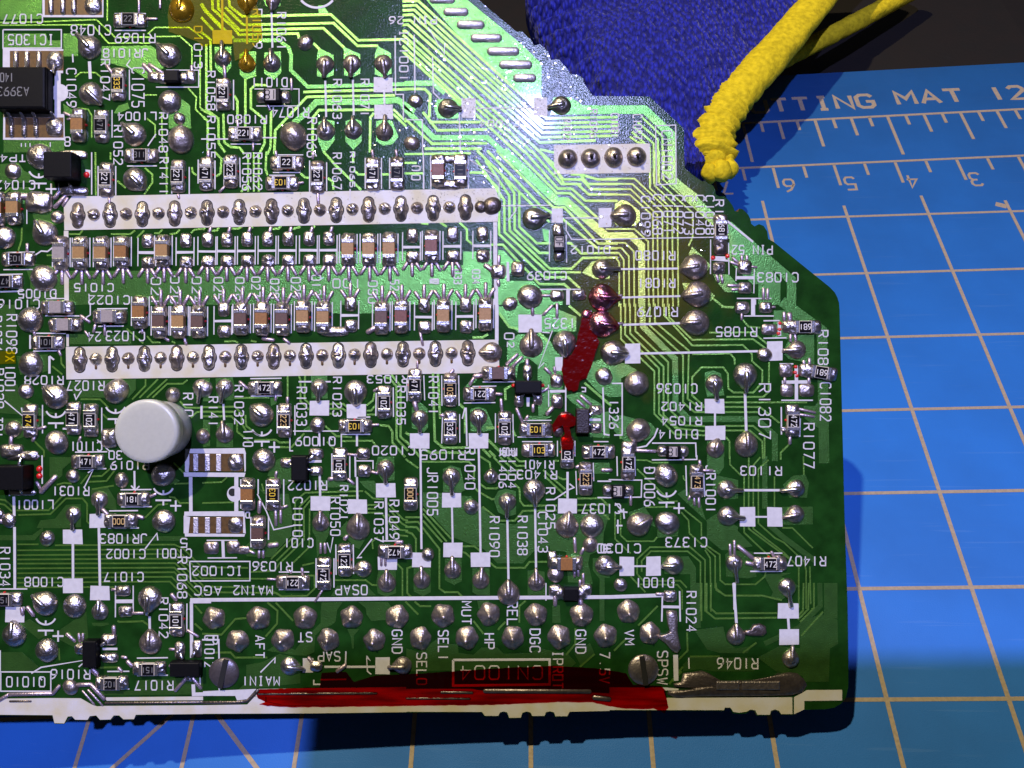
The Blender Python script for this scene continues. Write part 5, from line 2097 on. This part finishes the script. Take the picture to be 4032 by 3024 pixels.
prism('via_hole', [(mm(320, 382)[0] + .4 * math.cos(a), mm(320, 382)[1] + .4 * math.sin(a)) for a in [i * math.pi / 10 for i in range(20)]], .03, .056, 'slot_black', BOARD)
block(1070, 110, 170, 270, 1.0, leads=((1230, 150, 150, 110), (1230, -40, 170, 120), (915, 60, 150, 110)))
CUR = 'K'
block(1325, 895, 290, 140, 1.0, leads=((1320, 735, 105, 170), (1225, 1040, 105, 150), (1430, 1025, 105, 140)))
spoke(1315, 600, 1318, 700, 50)
for gx in (1165, 1485): joint(gx, 880, 22, None, 'glue_red', 1., 'glue_dot')
block(1912, 1260, 145, 270, 1.0, 'epoxy_burnt', leads=((2060, 1145, 140, 110), (2060, 1340, 140, 120)))
CUR = 'P'
block(1025, 730, 150, 290, 1.0, leads=((880, 700, 130, 130), (1190, 600, 180, 130), (1200, 800, 190, 115)))
block(2050, 895, 320, 155, 1.0, leads=((1960, 720, 120, 190), (2150, 700, 110, 200), (2065, 1010, 90, 100)))
CUR = 'D'
block(735, 185, 300, 275, 1.9, name='inductor', leads=((800, 25, 310, 100), (800, 425, 320, 110)), bev=.1)
joint(945, 245, 36, None, 'glue_red', .8, 'glue_dot'); sblock(930, 190, 985, 270)
CUR = 'L'
block(200, 205, 340, 255, 1.9, name='inductor', leads=((250, 385, 310, 70), (250, -10, 400, 90)), bev=.1)
joint(432, 128, 36, None, 'glue_red', .8, 'glue_dot'); joint(432, 205, 36, None, 'glue_red', .8, 'glue_dot')
CUR = 'B'; diode(770, 1060, 0, 1.3, '18', length=1.65)
CUR = 'F'; diode(1660, 1000, 90, 1.05, 'DF', length=1.7)
pillow(1650, 850, 120, 150)
CUR = 'H'; diode(550, 1275, 0, 1.15, '18', length=1.35); pillow(170, 1240, 140, 110); spoke(240, 1270, 400, 1275, 34)
CUR = 'O'; diode(90, 360, 0, 1.15, '18', length=1.35)
CUR = 'N'; diode(1790, 1475, 0, 1.3, length=1.5); pillow(1620, 1450, 150, 130); pillow(1950, 1440, 140, 130); spoke(1895, 1560, 1900, 1620, 60)
# burnt solder, amber glue and the lone ring of red glue below the upper-right resistor
CUR = 'G'
pillow(1205, 1035, 150, 170, 'solder_dark'); joint(1125, 1150, 26, None, 'glue_red', .7, 'glue_dot'); joint(1285, 1130, 26, None, 'glue_red', .7, 'glue_dot')
sblock(1150, 1130, 1260, 1170); sline(22, 1110, 1165, 1290, 1180)
CUR = 'H'
for x, y0, y1 in ((1478, 150, 270), (1625, 530, 640)):
    sline(30, x, y0, x + 2, y1)
    for q in (y0 + 12, y0 + (y1 - y0) * .55, y1 - 20): joint(x + RND.uniform(-8, 8), q, 17, None, 'glue_red', .8, 'glue_dot')
# four-pin header printed block
CUR = 'T'
pblock([(400, 1265), (1235, 1250), (1242, 1505), (402, 1518)])
for x in (520, 720, 920, 1120):
    o = joint(x, 1385 - (x - 520) * .03, 88, None, 'solder_dull', .75, 'pin_joint'); cx, cy = mm(x, 1365)
    V, F = rod_data([(cx, cy, .6), (cx + .06, cy - .1, 1.35)], .2, .15, 8); mk('pin_end', V, F, 'solder_dark', o, True)
# two slotted eyelet heads near the lower edge
def slotted(x, y, r, m, ang):
    cx, cy = mm(x, y); rr = ml(r)
    V, F = dome_data(cx, cy, lambda a: rr, rr * .28, seg=32, wob=.01, prof=.5, hw=.02); o = mk('slotted_head', V, F, m, BOARD, True)
    t = math.radians(ang); V, F = cbox(cx, cy, rr * .12, rr * .34, rr * 1.86, rr * .19, .02, t); mk('slot', V, F, 'slot_black', o)
    return o
CUR = 'Q'; tag(slotted(228, 965, 168, 'screw_dark', -12), 'dark slotted round head at the lower left of the connector')
CUR = 'S'; tag(slotted(295, 745, 135, 'solder_dull', 8), 'shiny slotted round head at the lower right of the connector')
# irregular solder pools at the lower right
def pool(P, h, m, name='solder_pool'):
    pts = [mm(*p) for p in P]; cx = sum(p[0] for p in pts) / len(pts); cy = sum(p[1] for p in pts) / len(pts)
    n = len(pts); V = []; F = []; so = Vector((cx, cy, 0))
    lev = [(1., -.03), (.97, .45), (.90, .75), (.78, .92), (.55, 1.), (.25, 1.02)]
    for q, z in lev:
        for x, y in pts: V.append((cx + (x - cx) * q, cy + (y - cy) * q, h * z * (1 + .25 * noise.noise(Vector((x * q, y * q, 1)) * 1.3 + so))))
    V.append((cx, cy, h))
    for r in range(len(lev) - 1):
        for s in range(n): a = r * n + s; b = r * n + (s + 1) % n; F.append((a, b, b + n, a + n))
    k = (len(lev) - 1) * n
    for s in range(n): F.append((k + s, k + (s + 1) % n, len(V) - 1))
    if sum(pts[i][0] * pts[(i + 1) % n][1] - pts[(i + 1) % n][0] * pts[i][1] for i in range(n)) < 0: F = [f[::-1] for f in F]
    return mk(name, V, F, m, BOARD, True)
CUR = 'S'
pool([(490, 228), (540, 222), (585, 230), (592, 300), (590, 400), (610, 500), (622, 560), (590, 602), (545, 585), (490, 520), (420, 465), (430, 440), (490, 435), (520, 400), (500, 330)], .42, 'solder_dull')
pillow(530, 105, 110, 100)
pool([(1170, 400), (1220, 395), (1250, 350), (1310, 340), (1360, 365), (1370, 420), (1340, 450), (1240, 450), (1170, 440)], .3, 'solder_dark')
pool([(555, 865), (620, 850), (640, 775), (720, 765), (800, 750), (870, 775), (905, 830), (930, 845), (1120, 835), (1450, 830), (1460, 780), (1560, 765), (1640, 775), (1700, 830), (1722, 880), (1690, 940), (1600, 965), (1300, 972), (1000, 975), (800, 975), (560, 985), (500, 960), (510, 930), (700, 915), (740, 895), (560, 890)], .38, 'solder_dark')
for x0, x1 in ((920, 1120), (1140, 1470)):
    V, F = cbox(*mm((x0 + x1) / 2, 870), .2, ml(x1 - x0), ml(75), .35, .1); mk('tinned_link', V, F, 'solder_dull', BOARD)

# milky plastic spacer standing on the board
def lathe(cx, cy, prof, seg=48):
    V = []; F = []
    for r, z in prof:
        for s in range(seg): a = 2 * math.pi * s / seg; V.append((cx + r * math.cos(a), cy + r * math.sin(a), z))
    for i in range(len(prof) - 1):
        for s in range(seg): a = i * seg + s; b = i * seg + (s + 1) % seg; F.append((a, b, b + seg, a + seg))
    F.append(tuple(range((len(prof) - 1) * seg, len(prof) * seg))); return V, F
CUR = 'I'
V, F = lathe(*mm(1790, 1352), [(2.78, -.05), (2.8, .1), (2.8, 2.1), (2.72, 2.3), (2.5, 2.34), (2.5, 3.0), (2.95, 3.02), (3.05, 3.12), (3.06, 4.15), (3.02, 4.33), (2.92, 4.42), (2.6, 4.45)])
o = mk('plastic_spacer', V, F, 'milky_plastic', BOARD, True); tag(o, 'milky white round plastic spacer standing on the board')

# ---------------------------------------------------------------- substrate, printed bottom strip, lacquer
def pts(sheet, c):
    global CUR
    CUR = sheet; return [mm(c[i], c[i + 1]) for i in range(0, len(c), 2)]
EDGE = []
EDGE += pts('Z', [-1300, 2820])
EDGE += pts('P', [-20, 1428, 555, 1432, 575, 1450, 590, 1520, 640, 1524, 700, 1522, 725, 1490, 750, 1452, 785, 1445, 815, 1480, 960, 1482, 980, 1445, 1030, 1430, 1060, 1450, 1090, 1482, 1210, 1480, 1235, 1440, 1275, 1430, 1310, 1450, 1345, 1478, 1450, 1475, 1475, 1430, 1600, 1425])
EDGE += pts('Q', [0, 1418, 1200, 1412, 2212, 1400])
EDGE += pts('R', [820, 1398, 850, 1440, 1005, 1440, 1020, 1405, 1060, 1392, 1095, 1405, 1115, 1462, 1250, 1460, 1265, 1410, 1310, 1392, 1350, 1405, 1368, 1442, 1510, 1440, 1525, 1400, 1565, 1390, 1605, 1405, 1615, 1445, 1755, 1445, 1775, 1395])
EDGE += pts('S', [0, 1102, 1000, 1105, 1010, 1080, 1050, 1080, 1075, 1125, 1130, 1130, 1190, 1125, 1230, 1098, 1265, 1105, 1280, 1145, 1400, 1145, 1410, 1110, 1440, 1098, 1475, 1110, 1490, 1138, 1595, 1140, 1640, 1100, 1700, 1095, 1880, 1090])
EDGE += pts('S', [1960, 1075, 2020, 1040, 2060, 985, 2080, 900])
EDGE += pts('Z', [3341, 2600, 3338, 2400, 3332, 2224, 3325, 2000, 3313, 1509, 3306, 1220])
EDGE += pts('V', [1730, 1210, 1715, 1160, 1690, 1110, 1640, 1058, 1480, 930, 1100, 622, 1045, 592, 1035, 520, 1000, 465, 955, 448, 912, 470, 880, 445, 872, 400, 850, 355, 800, 305, 765, 297, 750, 328, 718, 320, 700, 270, 660, 215, 620, 178, 570, 182, 535, 160, 530, 112, 510, 75, 470, 58, 430, 28, 400, 40])
EDGE += pts('G', [1020, 325, 900, 240, 820, 170, 812, 0])
EDGE += pts('T', [1535, 1130, 1520, 1105, 1230, 840, 740, 835, 660, 722, 655, 680, 600, 648, 545, 645, 520, 600, 440, 515, 375, 520, 350, 450, 280, 385, 225, 395, 200, 345, 120, 270, 75, 275])
EDGE += pts('C', [1190, 338, 800, 10, 660, -110])
EDGE += pts('Z', [1750, -260, -1300, -260])
V2 = [Vector(p) for p in EDGE]; edges = [(i, (i + 1) % len(V2)) for i in range(len(V2))]; loops = [list(range(len(V2)))]
for hx, hy, hr in HOLES:
    k = len(V2); ns = 16
    V2 += [Vector((hx + hr * math.cos(2 * math.pi * i / ns), hy + hr * math.sin(2 * math.pi * i / ns))) for i in range(ns)]
    edges += [(k + i, k + (i + 1) % ns) for i in range(ns)]; loops.append(list(range(k, k + ns))[::-1])
rv, re, rf, ov, oe, of = delaunay_2d_cdt(V2, edges, [], 2, 1e-5)
n0 = len(rv); TH = -1.6
V = [(v.x, v.y, 0) for v in rv] + [(v.x, v.y, TH) for v in rv]; F = []; MI = []
back = {}
for i, src in enumerate(ov):
    for s in src: back[s] = i
for f in rf:
    a, b, c = (rv[i] for i in f[:3])
    ff = tuple(f) if (b - a).cross(c - a) > 0 else tuple(f)[::-1]
    F.append(ff); MI.append(0); F.append(tuple(i + n0 for i in ff[::-1])); MI.append(1)
for lp in loops:
    for i in range(len(lp)):
        a, b = back[lp[i]], back[lp[(i + 1) % len(lp)]]
        F.append((a, a + n0, b + n0, b)); MI.append(1)
mk('substrate', V, F, None, BOARD, False, ['solder_mask', 'board_edge'], MI)
# pale printed strip along the lower edge, in its separate stretches
pz = lambda sheet, c, m='silk_stained': prism('silkscreen_block', pts(sheet, c), .02, .046 + jit(), m, BOARD)
pz('P', [-60, 1300, 70, 1245, 560, 1240, 880, 1242, 1000, 1310, 1060, 1330, 1140, 1325, 2212, 1318, 2212, 1412, 1480, 1420, 1460, 1468, 1345, 1470, 1300, 1428, 1240, 1428, 1205, 1472, 1090, 1475, 1050, 1428, 980, 1435, 955, 1476, 820, 1474, 785, 1436, 740, 1440, 700, 1515, 595, 1512, 575, 1425, -60, 1420])
pz('P', [1140, 1232, 2212, 1222, 2212, 1262, 1165, 1268])
pz('Q', [0, 1165, 580, 1140, 480, 1250, 370, 1265, 350, 1215, 0, 1215], 'silk')
pz('Q', [0, 1318, 480, 1310, 560, 1225, 680, 1225, 680, 1280, 900, 1325, 2212, 1315, 2212, 1392, 1200, 1405, 0, 1410])
pz('Q', [600, 1140, 2212, 1120, 2212, 1310, 900, 1320, 690, 1275, 690, 1222, 570, 1222])
pz('R', [0, 1140, 700, 1140, 830, 1160, 2000, 1180, 2212, 1190, 2212, 1378, 1780, 1388, 1750, 1436, 1622, 1436, 1608, 1395, 1565, 1382, 1520, 1392, 1505, 1432, 1372, 1434, 1352, 1395, 1310, 1384, 1262, 1400, 1246, 1452, 1120, 1454, 1098, 1395, 1060, 1384, 1018, 1396, 1002, 1432, 855, 1432, 826, 1390, 0, 1388])
pz('S', [0, 900, 500, 900, 600, 910, 600, 925, 470, 925, 490, 990, 560, 990, 1590, 985, 1592, 1130, 1492, 1130, 1476, 1102, 1440, 1090, 1405, 1102, 1396, 1136, 1286, 1136, 1270, 1098, 1230, 1090, 1190, 1110, 1130, 1118, 1078, 1112, 1052, 1074, 1005, 1074, 996, 1096, 0, 1095])
pz('S', [1606, 985, 1690, 940, 1720, 922, 2025, 920, 2025, 1012, 1695, 1016, 1695, 1090, 1606, 1132])
for c in ((20, 0, 1290, 380, 1287), (18, 1160, 1290, 2212, 1288)):
    CUR = 'P'; trace([mm(c[i], c[i + 1]) for i in range(1, len(c), 2)], ml(c[0]), 'trace')
def wire(sheet, pp, r, m='solder_dark', z=.07, name='tinned_trace'):
    P = pts(sheet, pp)
    V, F = rod_data([(x, y, z) for x, y in P], ml(r), ml(r), 8, .6); return mk(name, V, F, m, BOARD, True)
wire('P', [1150, 1292, 1700, 1290, 2212, 1284], 16); wire('Q', [0, 1287, 360, 1285, 480, 1270, 580, 1175, 600, 1150], 18)
wire('P', [110, 1274, 340, 1272], 12); wire('Q', [600, 1195, 1890, 1185], 14, 'solder_dark'); wire('R', [380, 1175, 720, 1180], 16); wire('R', [0, 1240, 690, 1245], 14)
wire('R', [850, 1160, 2000, 1165], 28); wire('R', [2040, 1230, 2212, 1250], 30)
# transparent red lacquer brushed along the lower edge and over the middle joints
def lacquer(sheet, c, z, m='red_lacquer', name='red_lacquer', wob=0.): 
    P = pts(sheet, c); out = []
    for i in range(len(P)):
        a, b = Vector(P[i]), Vector(P[(i + 1) % len(P)]); k = max(1, int((b - a).length / .35))
        for j in range(k):
            q = a.lerp(b, j / k); out.append((q.x + wob * noise.noise(Vector((q.x, q.y, 2)) * 2.2), q.y + wob * noise.noise(Vector((q.x, q.y, 7)) * 2.2)))
    rv, re, rf, ov, oe, of = delaunay_2d_cdt([Vector(p) for p in out], [(i, (i + 1) % len(out)) for i in range(len(out))], [], 1, 1e-5)
    V = [(v.x, v.y, z + .02 * noise.noise(Vector((v.x, v.y, 0)) * 1.4)) for v in rv]
    F = [tuple(f) if (rv[f[1]] - rv[f[0]]).cross(rv[f[2]] - rv[f[0]]) > 0 else tuple(f)[::-1] for f in rf]
    return mk(name, V, F, m, BOARD, True)
o = lacquer('Q', [580, 1180, 620, 1142, 1270, 1118, 1290, 960, 1560, 950, 1640, 1060, 1880, 990, 2030, 985, 2300, 972, 2720, 945, 3320, 905, 3810, 885, 4250, 910, 4424, 935, 4600, 965, 4680, 1090, 4980, 1105, 5030, 1150, 5060, 1330, 5020, 1400, 4900, 1345, 4760, 1355, 4560, 1345, 4424, 1320, 4240, 1280, 3860, 1275, 3570, 1290, 3160, 1305, 2212, 1318, 960, 1335, 700, 1320, 610, 1305, 680, 1280, 600, 1240, 590, 1210], .13, wob=.05)
tag(o, 'see-through red lacquer brushed along the lower edge')
lacquer('K', [1870, 320, 1900, 160, 1960, 90, 2010, 60, 2030, 160, 2040, 260, 2100, 400, 2030, 620, 1960, 800, 1880, 830, 1860, 930, 1820, 950, 1790, 930, 1760, 940, 1710, 850, 1695, 700, 1705, 590, 1800, 540, 1850, 430], .22, 'red_lacquer_thick', wob=.10)
lacquer('K', [1890, 320, 2010, 300, 2090, 410, 2030, 610, 1960, 780, 1890, 800, 1850, 600, 1870, 450], .30, 'red_lacquer_thick', wob=.10)
lacquer('K', [1590, 1300, 1650, 1200, 1740, 1190, 1840, 1220, 1835, 1310, 1770, 1330, 1790, 1430, 1815, 1480, 1810, 1570, 1690, 1570, 1680, 1440, 1720, 1400, 1700, 1310, 1640, 1330, 1600, 1390], .7, 'red_lacquer_thick', wob=.08)
CUR = 'K'; joint(1740, 1250, 95, None, 'solder_red', .6); joint(1650, 1380, 62, None, 'solder_dark', .5); pillow(1750, 1500, 120, 110, 'solder_red'); joint(1960, 110, 60, None, 'solder_red', .6)
# yellow marker ink at the top and beside the left lettering
lacquer('A', [1830, 150, 1900, -160, 2700, -160, 2840, 160, 2860, 420, 2640, 640, 2560, 660, 2540, 480, 2330, 480, 2215, 520, 2150, 450, 1840, 350], .10, 'yellow_ink', 'yellow_ink', .08)
lacquer('I', [-60, 510, 170, 500, 175, 640, -60, 650], .10, 'yellow_ink', 'yellow_ink', .04)

# dried flux: a crust of tiny clear flakes over the upper middle, each lying at its own small tilt
def flakes(n, cx, cy, sx, sy, m, rmin=.03, rmax=.085, seed=1, tilt=.15):
    r_ = random.Random(seed); V = []; F = []
    def inside(px, py):
        c = False
        for i in range(len(EDGE)):
            (ax, ay), (bx, by) = EDGE[i], EDGE[i - 1]
            if (ay > py) != (by > py) and px < (bx - ax) * (py - ay) / (by - ay) + ax: c = not c
        return c
    for _ in range(n):
        x, y = (r_.gauss(cx, sx) - 2016) / PXMM, (1512 - r_.gauss(cy, sy)) / PXMM
        if not inside(x, y): continue
        r = r_.uniform(rmin, rmax); k = len(V); a0 = r_.random() * 6; st = r_.uniform(.75, 1.35); tx, ty = r_.gauss(0, tilt), r_.gauss(0, tilt); z0 = .075 + r_.random() * .03
        for i in range(5):
            a = a0 + i * math.pi * .4; dx, dy = r * math.cos(a) * st, r * math.sin(a) / st; V.append((x + dx, y + dy, z0 + dx * tx + dy * ty))
        F.append(tuple(range(k, k + 5)))
    return tag(mk('flux_residue', V, F, m, BOARD), kind='stuff')
flakes(6000, 2000, 430, 200, 210, 'clear_flux')
flakes(1500, 2280, 260, 90, 110, 'clear_flux', seed=2)
flakes(1400, 1600, 520, 330, 230, 'clear_flux', seed=3)
flakes(900, 2500, 1000, 150, 200, 'amber_flux', .03, .07, 4)

# ---------------------------------------------------------------- cutting mat, table, glove
Rm = ((0.99861632, -0.01041181, 0.05154652), (-0.02339511, 0.78990158, 0.61278721), (-0.0470969, -0.61314525, 0.78856502))
Tm = (40.88135226, -26.42355379, 140.34072802)
def m2w(u, v, h):
    # mat frame: u to the right, v towards the near edge, h up from its face (mm)
    c = [Tm[i] + u * Rm[i][0] + v * Rm[i][1] - h * Rm[i][2] for i in range(3)]
    return Vector((c[0], -c[1], H - c[2]))
def frame(name):
    e = empty(name, m2w(0, 0, 0))
    X = (m2w(1, 0, 0) - m2w(0, 0, 0)).normalized(); Z = (m2w(0, 0, 1) - m2w(0, 0, 0)).normalized(); Y = Z.cross(X)
    e.rotation_euler = Matrix((X, Y, Z)).transposed().to_euler(); return e        # local y points away from the viewer (= -v)
MATO = frame('cutting_mat'); tag(MATO, 'blue cutting mat with tan printed grid and rulers, under the circuit board', 'cutting mat')
def mbox(name, u0, v0, u1, v1, h0, h1, m, parent, b=.4):
    V, F = cbox((u0 + u1) / 2, -(v0 + v1) / 2, h0, u1 - u0, abs(v1 - v0), h1 - h0, b); return mk(name, V, F, m, parent)
def sag(u): return -.00105 * min(0, u + 30) ** 2          # the mat droops towards the table's near left
US = [-185 + 5 * i for i in range(63)]; V = []; F = []
for u in US:
    e = 34.8 + (u + 185) * 7.6 / 310
    V += [(u, e, sag(u)), (u, -150, sag(u)), (u, e, sag(u) - 2.5), (u, -150, sag(u) - 2.5)]
for i in range(len(US) - 1):
    a, b = 4 * i, 4 * i + 4
    F += [(a, a + 1, b + 1, b), (a + 2, b + 2, b + 3, a + 3), (a, b, b + 2, a + 2), (a + 1, a + 3, b + 3, b + 1)]
F += [(0, 2, 3, 1), (a + 4, a + 5, a + 7, a + 6)]
mk('mat_sheet', V, F, 'mat_blue', MATO, True)
MK = [0]
def mline(a, b, wd, name='grid_line'):
    MK[0] += 1
    k = max(1, int(abs(b[0] - a[0]) / 4)); z = .04 + (MK[0] % 17) * .002
    V, F = ribbon_data([(a[0] + (b[0] - a[0]) * i / k, -(a[1] + (b[1] - a[1]) * i / k)) for i in range(k + 1)], wd, -.05, z, .01)
    return mk(name, [(x, y, q + sag(x)) for x, y, q in V], F, 'mat_print', MATO)
def uk(k): return 12.7 * k
for k in range(-8, 8): mline((uk(k), -4.4 if k % 2 == 0 else -2.6), (uk(k), 120), .5)
for r in range(0, 9): mline((-140, 12.7 * r + .9 * 0), (110, 12.7 * r), .46)
mline((-76.2, 74.0), (-99, 96.8), .5, 'angle_line'); mline((-76.2, 74.0), (-53.4, 96.8), .5, 'angle_line')
mline((-40, -24.4), (110, -27.8), .55, 'ruler_line'); mline((-60, -12.1), (110, -14.6), .5, 'ruler_line')
for k in range(-8, 30):                                       # inch ruler in eighths
    u = 3.175 * k - .05; v0 = -25.0 - (u + 13) * .0215
    ln = 10.8 if k % 8 == 0 else 7.6 if k % 4 == 0 else 5. if k % 2 == 0 else 2.7
    mline((u, v0), (u, v0 + ln), .55, 'ruler_tick')
for k in range(-6, 18):                                       # centimetre ruler
    u = 13.3 + 5.08 * k; v0 = -12.75 - (u - 7) * .015
    mline((u, v0), (u, v0 + (5.2 if k % 2 == 0 else 2.9)), .5, 'ruler_tick')
def mtext(s, u0, v0, u1, v1, rot, wd, slant=0.):
    adv = 6.2; W = adv * len(s) - 2.2; V = []; F = []
    for i, ch in enumerate(s):
        for k, st in enumerate(G.get(ch, [])):
            P = []
            for gx, gy in st:
                a, b = (i * adv + gx) / W, gy / 6
                if rot == 180: u, v = u1 - a * (u1 - u0), v0 + b * (v1 - v0)
                else: u, v = u0 + a * (u1 - u0), v1 - b * (v1 - v0)
                P.append((u, -(v - (u - u0) * slant)))
            vv, ff = ribbon_data(P, wd, .0, .03 + k * .003 + (i % 4) * .0007, .02); o = len(V); V += vv; F += [tuple(q + o for q in f) for f in ff]
    return mk('printed_lettering', V, F, 'mat_print', MATO)
for wd_, u0, v0, du in (('CUTTING', -1.6, -32.0, 3.8), ('MAT', 28.3, -32.9, 4.3), ('12', 44.8, -33.2, 3.5)):
    for i, ch in enumerate(wd_): mtext(ch, u0 + du * i, v0 - .07 * i, u0 + du * i + du * .72, v0 + 3.75 - .07 * i, 0, .78)
for s, u in (('7', -6.0), ('6', 4.2), ('5', 14.2), ('4', 24.2), ('3', 34.4), ('2', 44.5)): mtext(s, u, -9.6, u + 1.6, -6.5, 180, .42)
V, F = ribbon_data([(36.4, 1.9), (37.9, 1.2)], 1.0, .0, .03, .02); mk('printed_arrow', V, F, 'mat_print', MATO)

TAB = frame('table'); tag(TAB, kind='structure')
tz = lambda u: -3.2 - .094 * (60 - u)
V = [(-600, -600, tz(-600)), (600, -600, -3.2), (600, 600, -3.2), (-600, 600, tz(-600))]; V[1:1] = [(60, -600, -3.2)]; V[4:4] = [(60, 600, -3.2)]; mk('table_top', V, [(0, 1, 4, 5), (1, 2, 3, 4)], 'table_black', TAB)

# knitted glove cuff: a thick blue cloth with a gathered yellow hem
GL = frame('work_glove'); tag(GL, 'blue knitted work glove with a thick yellow rolled cuff hem, beyond the board', 'glove')
def bez(t, P):
    n = len(P) - 1; f = t * n; i = min(int(f), n - 1); f -= i
    p0, p1, p2, p3 = (Vector(P[max(0, min(n, j))]) for j in (i - 1, i, i + 1, i + 2))
    return .5 * ((2 * p1) + (p2 - p0) * f + (2 * p0 - 5 * p1 + 4 * p2 - p3) * f * f + (3 * p1 - p0 - 3 * p2 + p3) * f ** 3)
HEM = [(31, -66, 16), (23, -55, 15.5), (16.5, -44.8, 15), (8.4, -32.6, 14.5), (.1, -20.8, 14), (-5.5, -13.8, 12.5), (-8.8, -8.3, 11), (-10.1, -2.8, 10)]
RIB = [(-37, -72, 10), (-38.4, -56, 11), (-38, -46, 12), (-35.5, -36, 12), (-31, -24, 11), (-26, -10, 9), (-20, 6, 7)]
NU, NV = 190, 200; V = []; F = []
for layer in (0, 1):
    for j in range(NV + 1):
        t = j / NV; a = bez(t, RIB); b = bez(t, HEM)
        for i in range(NU + 1):
            s = i / NU; p = a.lerp(b, s)
            bulge = 5.5 * math.sin(math.pi * min(1, s * 1.02)) ** .7 * (1 - .35 * t)
            fold = 2.4 * noise.noise(Vector((s * 3.1, t * 4.3, .4))) + .5 * noise.noise(Vector((s * 9, t * 11, 2)))
            kn = .16 * math.sin(s * 150) * math.sin(t * 190 + (i % 2) * 1.5) + .22 * noise.noise(Vector((s * 70, t * 80, 1)))
            if s < .2: kn += 1.5 * math.sin(t * 95 + s * 14) * (1 - s / .2) ** .5
            h = p.z + bulge + fold + kn if layer == 0 else max(-1.5, p.z - 4.5 - .4 * bulge)
            V.append((p.x, -p.y, h))
N1 = (NU + 1) * (NV + 1)
for j in range(NV):
    for i in range(NU):
        a = j * (NU + 1) + i; F.append((a, a + NU + 1, a + NU + 2, a + 1)); F.append((N1 + a, N1 + a + 1, N1 + a + NU + 2, N1 + a + NU + 1))
for j in range(NV):
    for i in (0, NU):
        a = j * (NU + 1) + i; q = (a, a + NU + 1, N1 + a + NU + 1, N1 + a); F.append(q[::-1] if i == 0 else q)
for i in range(NU):
    for j in (0, NV):
        a = j * (NU + 1) + i; q = (a, a + 1, N1 + a + 1, N1 + a); F.append(q if j == NV else q[::-1])
mk('knit_cloth', V, F, 'blue_knit', GL, True)
def tube(name, path, rad, m, parent, n=220, seg=26, gather=0., seed=0., fuzz=.1):
    V = []; F = []
    for j in range(n + 1):
        t = j / n; p = bez(t, path); d = (bez(min(1, t + .004), path) - bez(max(0, t - .004), path)).normalized()
        u = Vector((0, 0, 1)).cross(d).normalized(); w_ = d.cross(u)
        g = gather * max(0, (t - .55) / .45)
        r0 = rad(t) * (1 + g * .13 * math.sin(t * 120 + 2 * noise.noise(Vector((t * 20, seed, 0)))))
        for s in range(seg):
            a = 2 * math.pi * s / seg
            k = 1 + fuzz * noise.noise(Vector((math.cos(a) * 1.5, math.sin(a) * 1.5, t * 26 + seed))) + g * .28 * noise.noise(Vector((math.cos(a) * 2, math.sin(a) * 2, t * 60)))
            st = .16 * max(0, math.cos(a - 1.1)) ** 6 * (1 + math.sin(t * 520)) if gather else 0
            q = p + u * (math.cos(a) * (r0 * k + st)) + w_ * (math.sin(a) * (r0 * k + st) * (.72 if gather else 1)); V.append((q.x, -q.y, q.z))
    for j in range(n):
        for s in range(seg): a = j * seg + s; b = j * seg + (s + 1) % seg; F.append((a, a + seg, b + seg, b))
    F.append(tuple(range(seg))[::-1]); F.append(tuple(range(n * seg, (n + 1) * seg))); F = [f[::-1] for f in F]
    return mk(name, V, F, m, parent, True)
tube('cuff_hem', HEM, lambda t: 2.85 + 1.0 * max(0, t - .35) if t < .965 else 3.4 * max(.25, (1 - (t - .965) * 18)), 'yellow_knit', GL, gather=1., n=320)
tube('cuff_hem', [(42, -66, 2), (30, -56, 2.6), (18, -46.5, 3), (8, -38, 4), (0, -29, 5)], lambda t: 1.7, 'yellow_knit', GL, seed=5.)
for (u, v, h, r) in ((-9.3, -3.2, 10.5, 1.9), (-8.4, -.8, 10, 1.7), (-7., -1.8, 9.5, 1.5), (-9.8, -1.2, 9.5, 1.6), (-7.4, -4., 10.3, 1.6)):
    V, F = dome_data(0, 0, lambda a: r, r, seg=20, rings=8, seed=u, wob=.15, hw=.1)
    V = [(x + u, y - v, z + h - r * .4) for x, y, z in V]; V2_ = [(x, y, 2 * (h - r * .4) - z) for x, y, z in V]
    k = len(V); F2 = F + [tuple(i + k for i in f[::-1]) for f in F]; mk('thread_knot', V + V2_, F2, 'yellow_knit', GL, True)
# loose threads by the hem
def thread(P, r, parent, name='loose_thread'):
    V, F = rod_data(P, r, r * .7, 6); return mk(name, V, F, 'thread_pale', parent, True)
thread([(-10, -6, 6), (-9, -7.6, 6.4), (-8.6, -9, 5.5), (-7.2, -9.4, 5.6), (-6.2, -8, 6.8)], .07, GL)
thread([(-8.6, -9, 5.5), (-9.8, -10, 5), (-10.6, -9, 5.4)], .07, GL)

# the phone that takes the picture keeps the overhead lamp off the lower right
ph = empty('phone', (26, -56, 110)); tag(ph, 'black phone held flat above the lower right of the board', 'phone')
V, F = cbox(0, 0, -3, 78, 150, 8, 1.5); mk('phone_body', V, F, 'phone_black', ph)
V, F = cbox(-28, 62, -3.9, 22, 22, 1.2, .4); mk('lens_plate', V, F, 'glaze_black', ph)
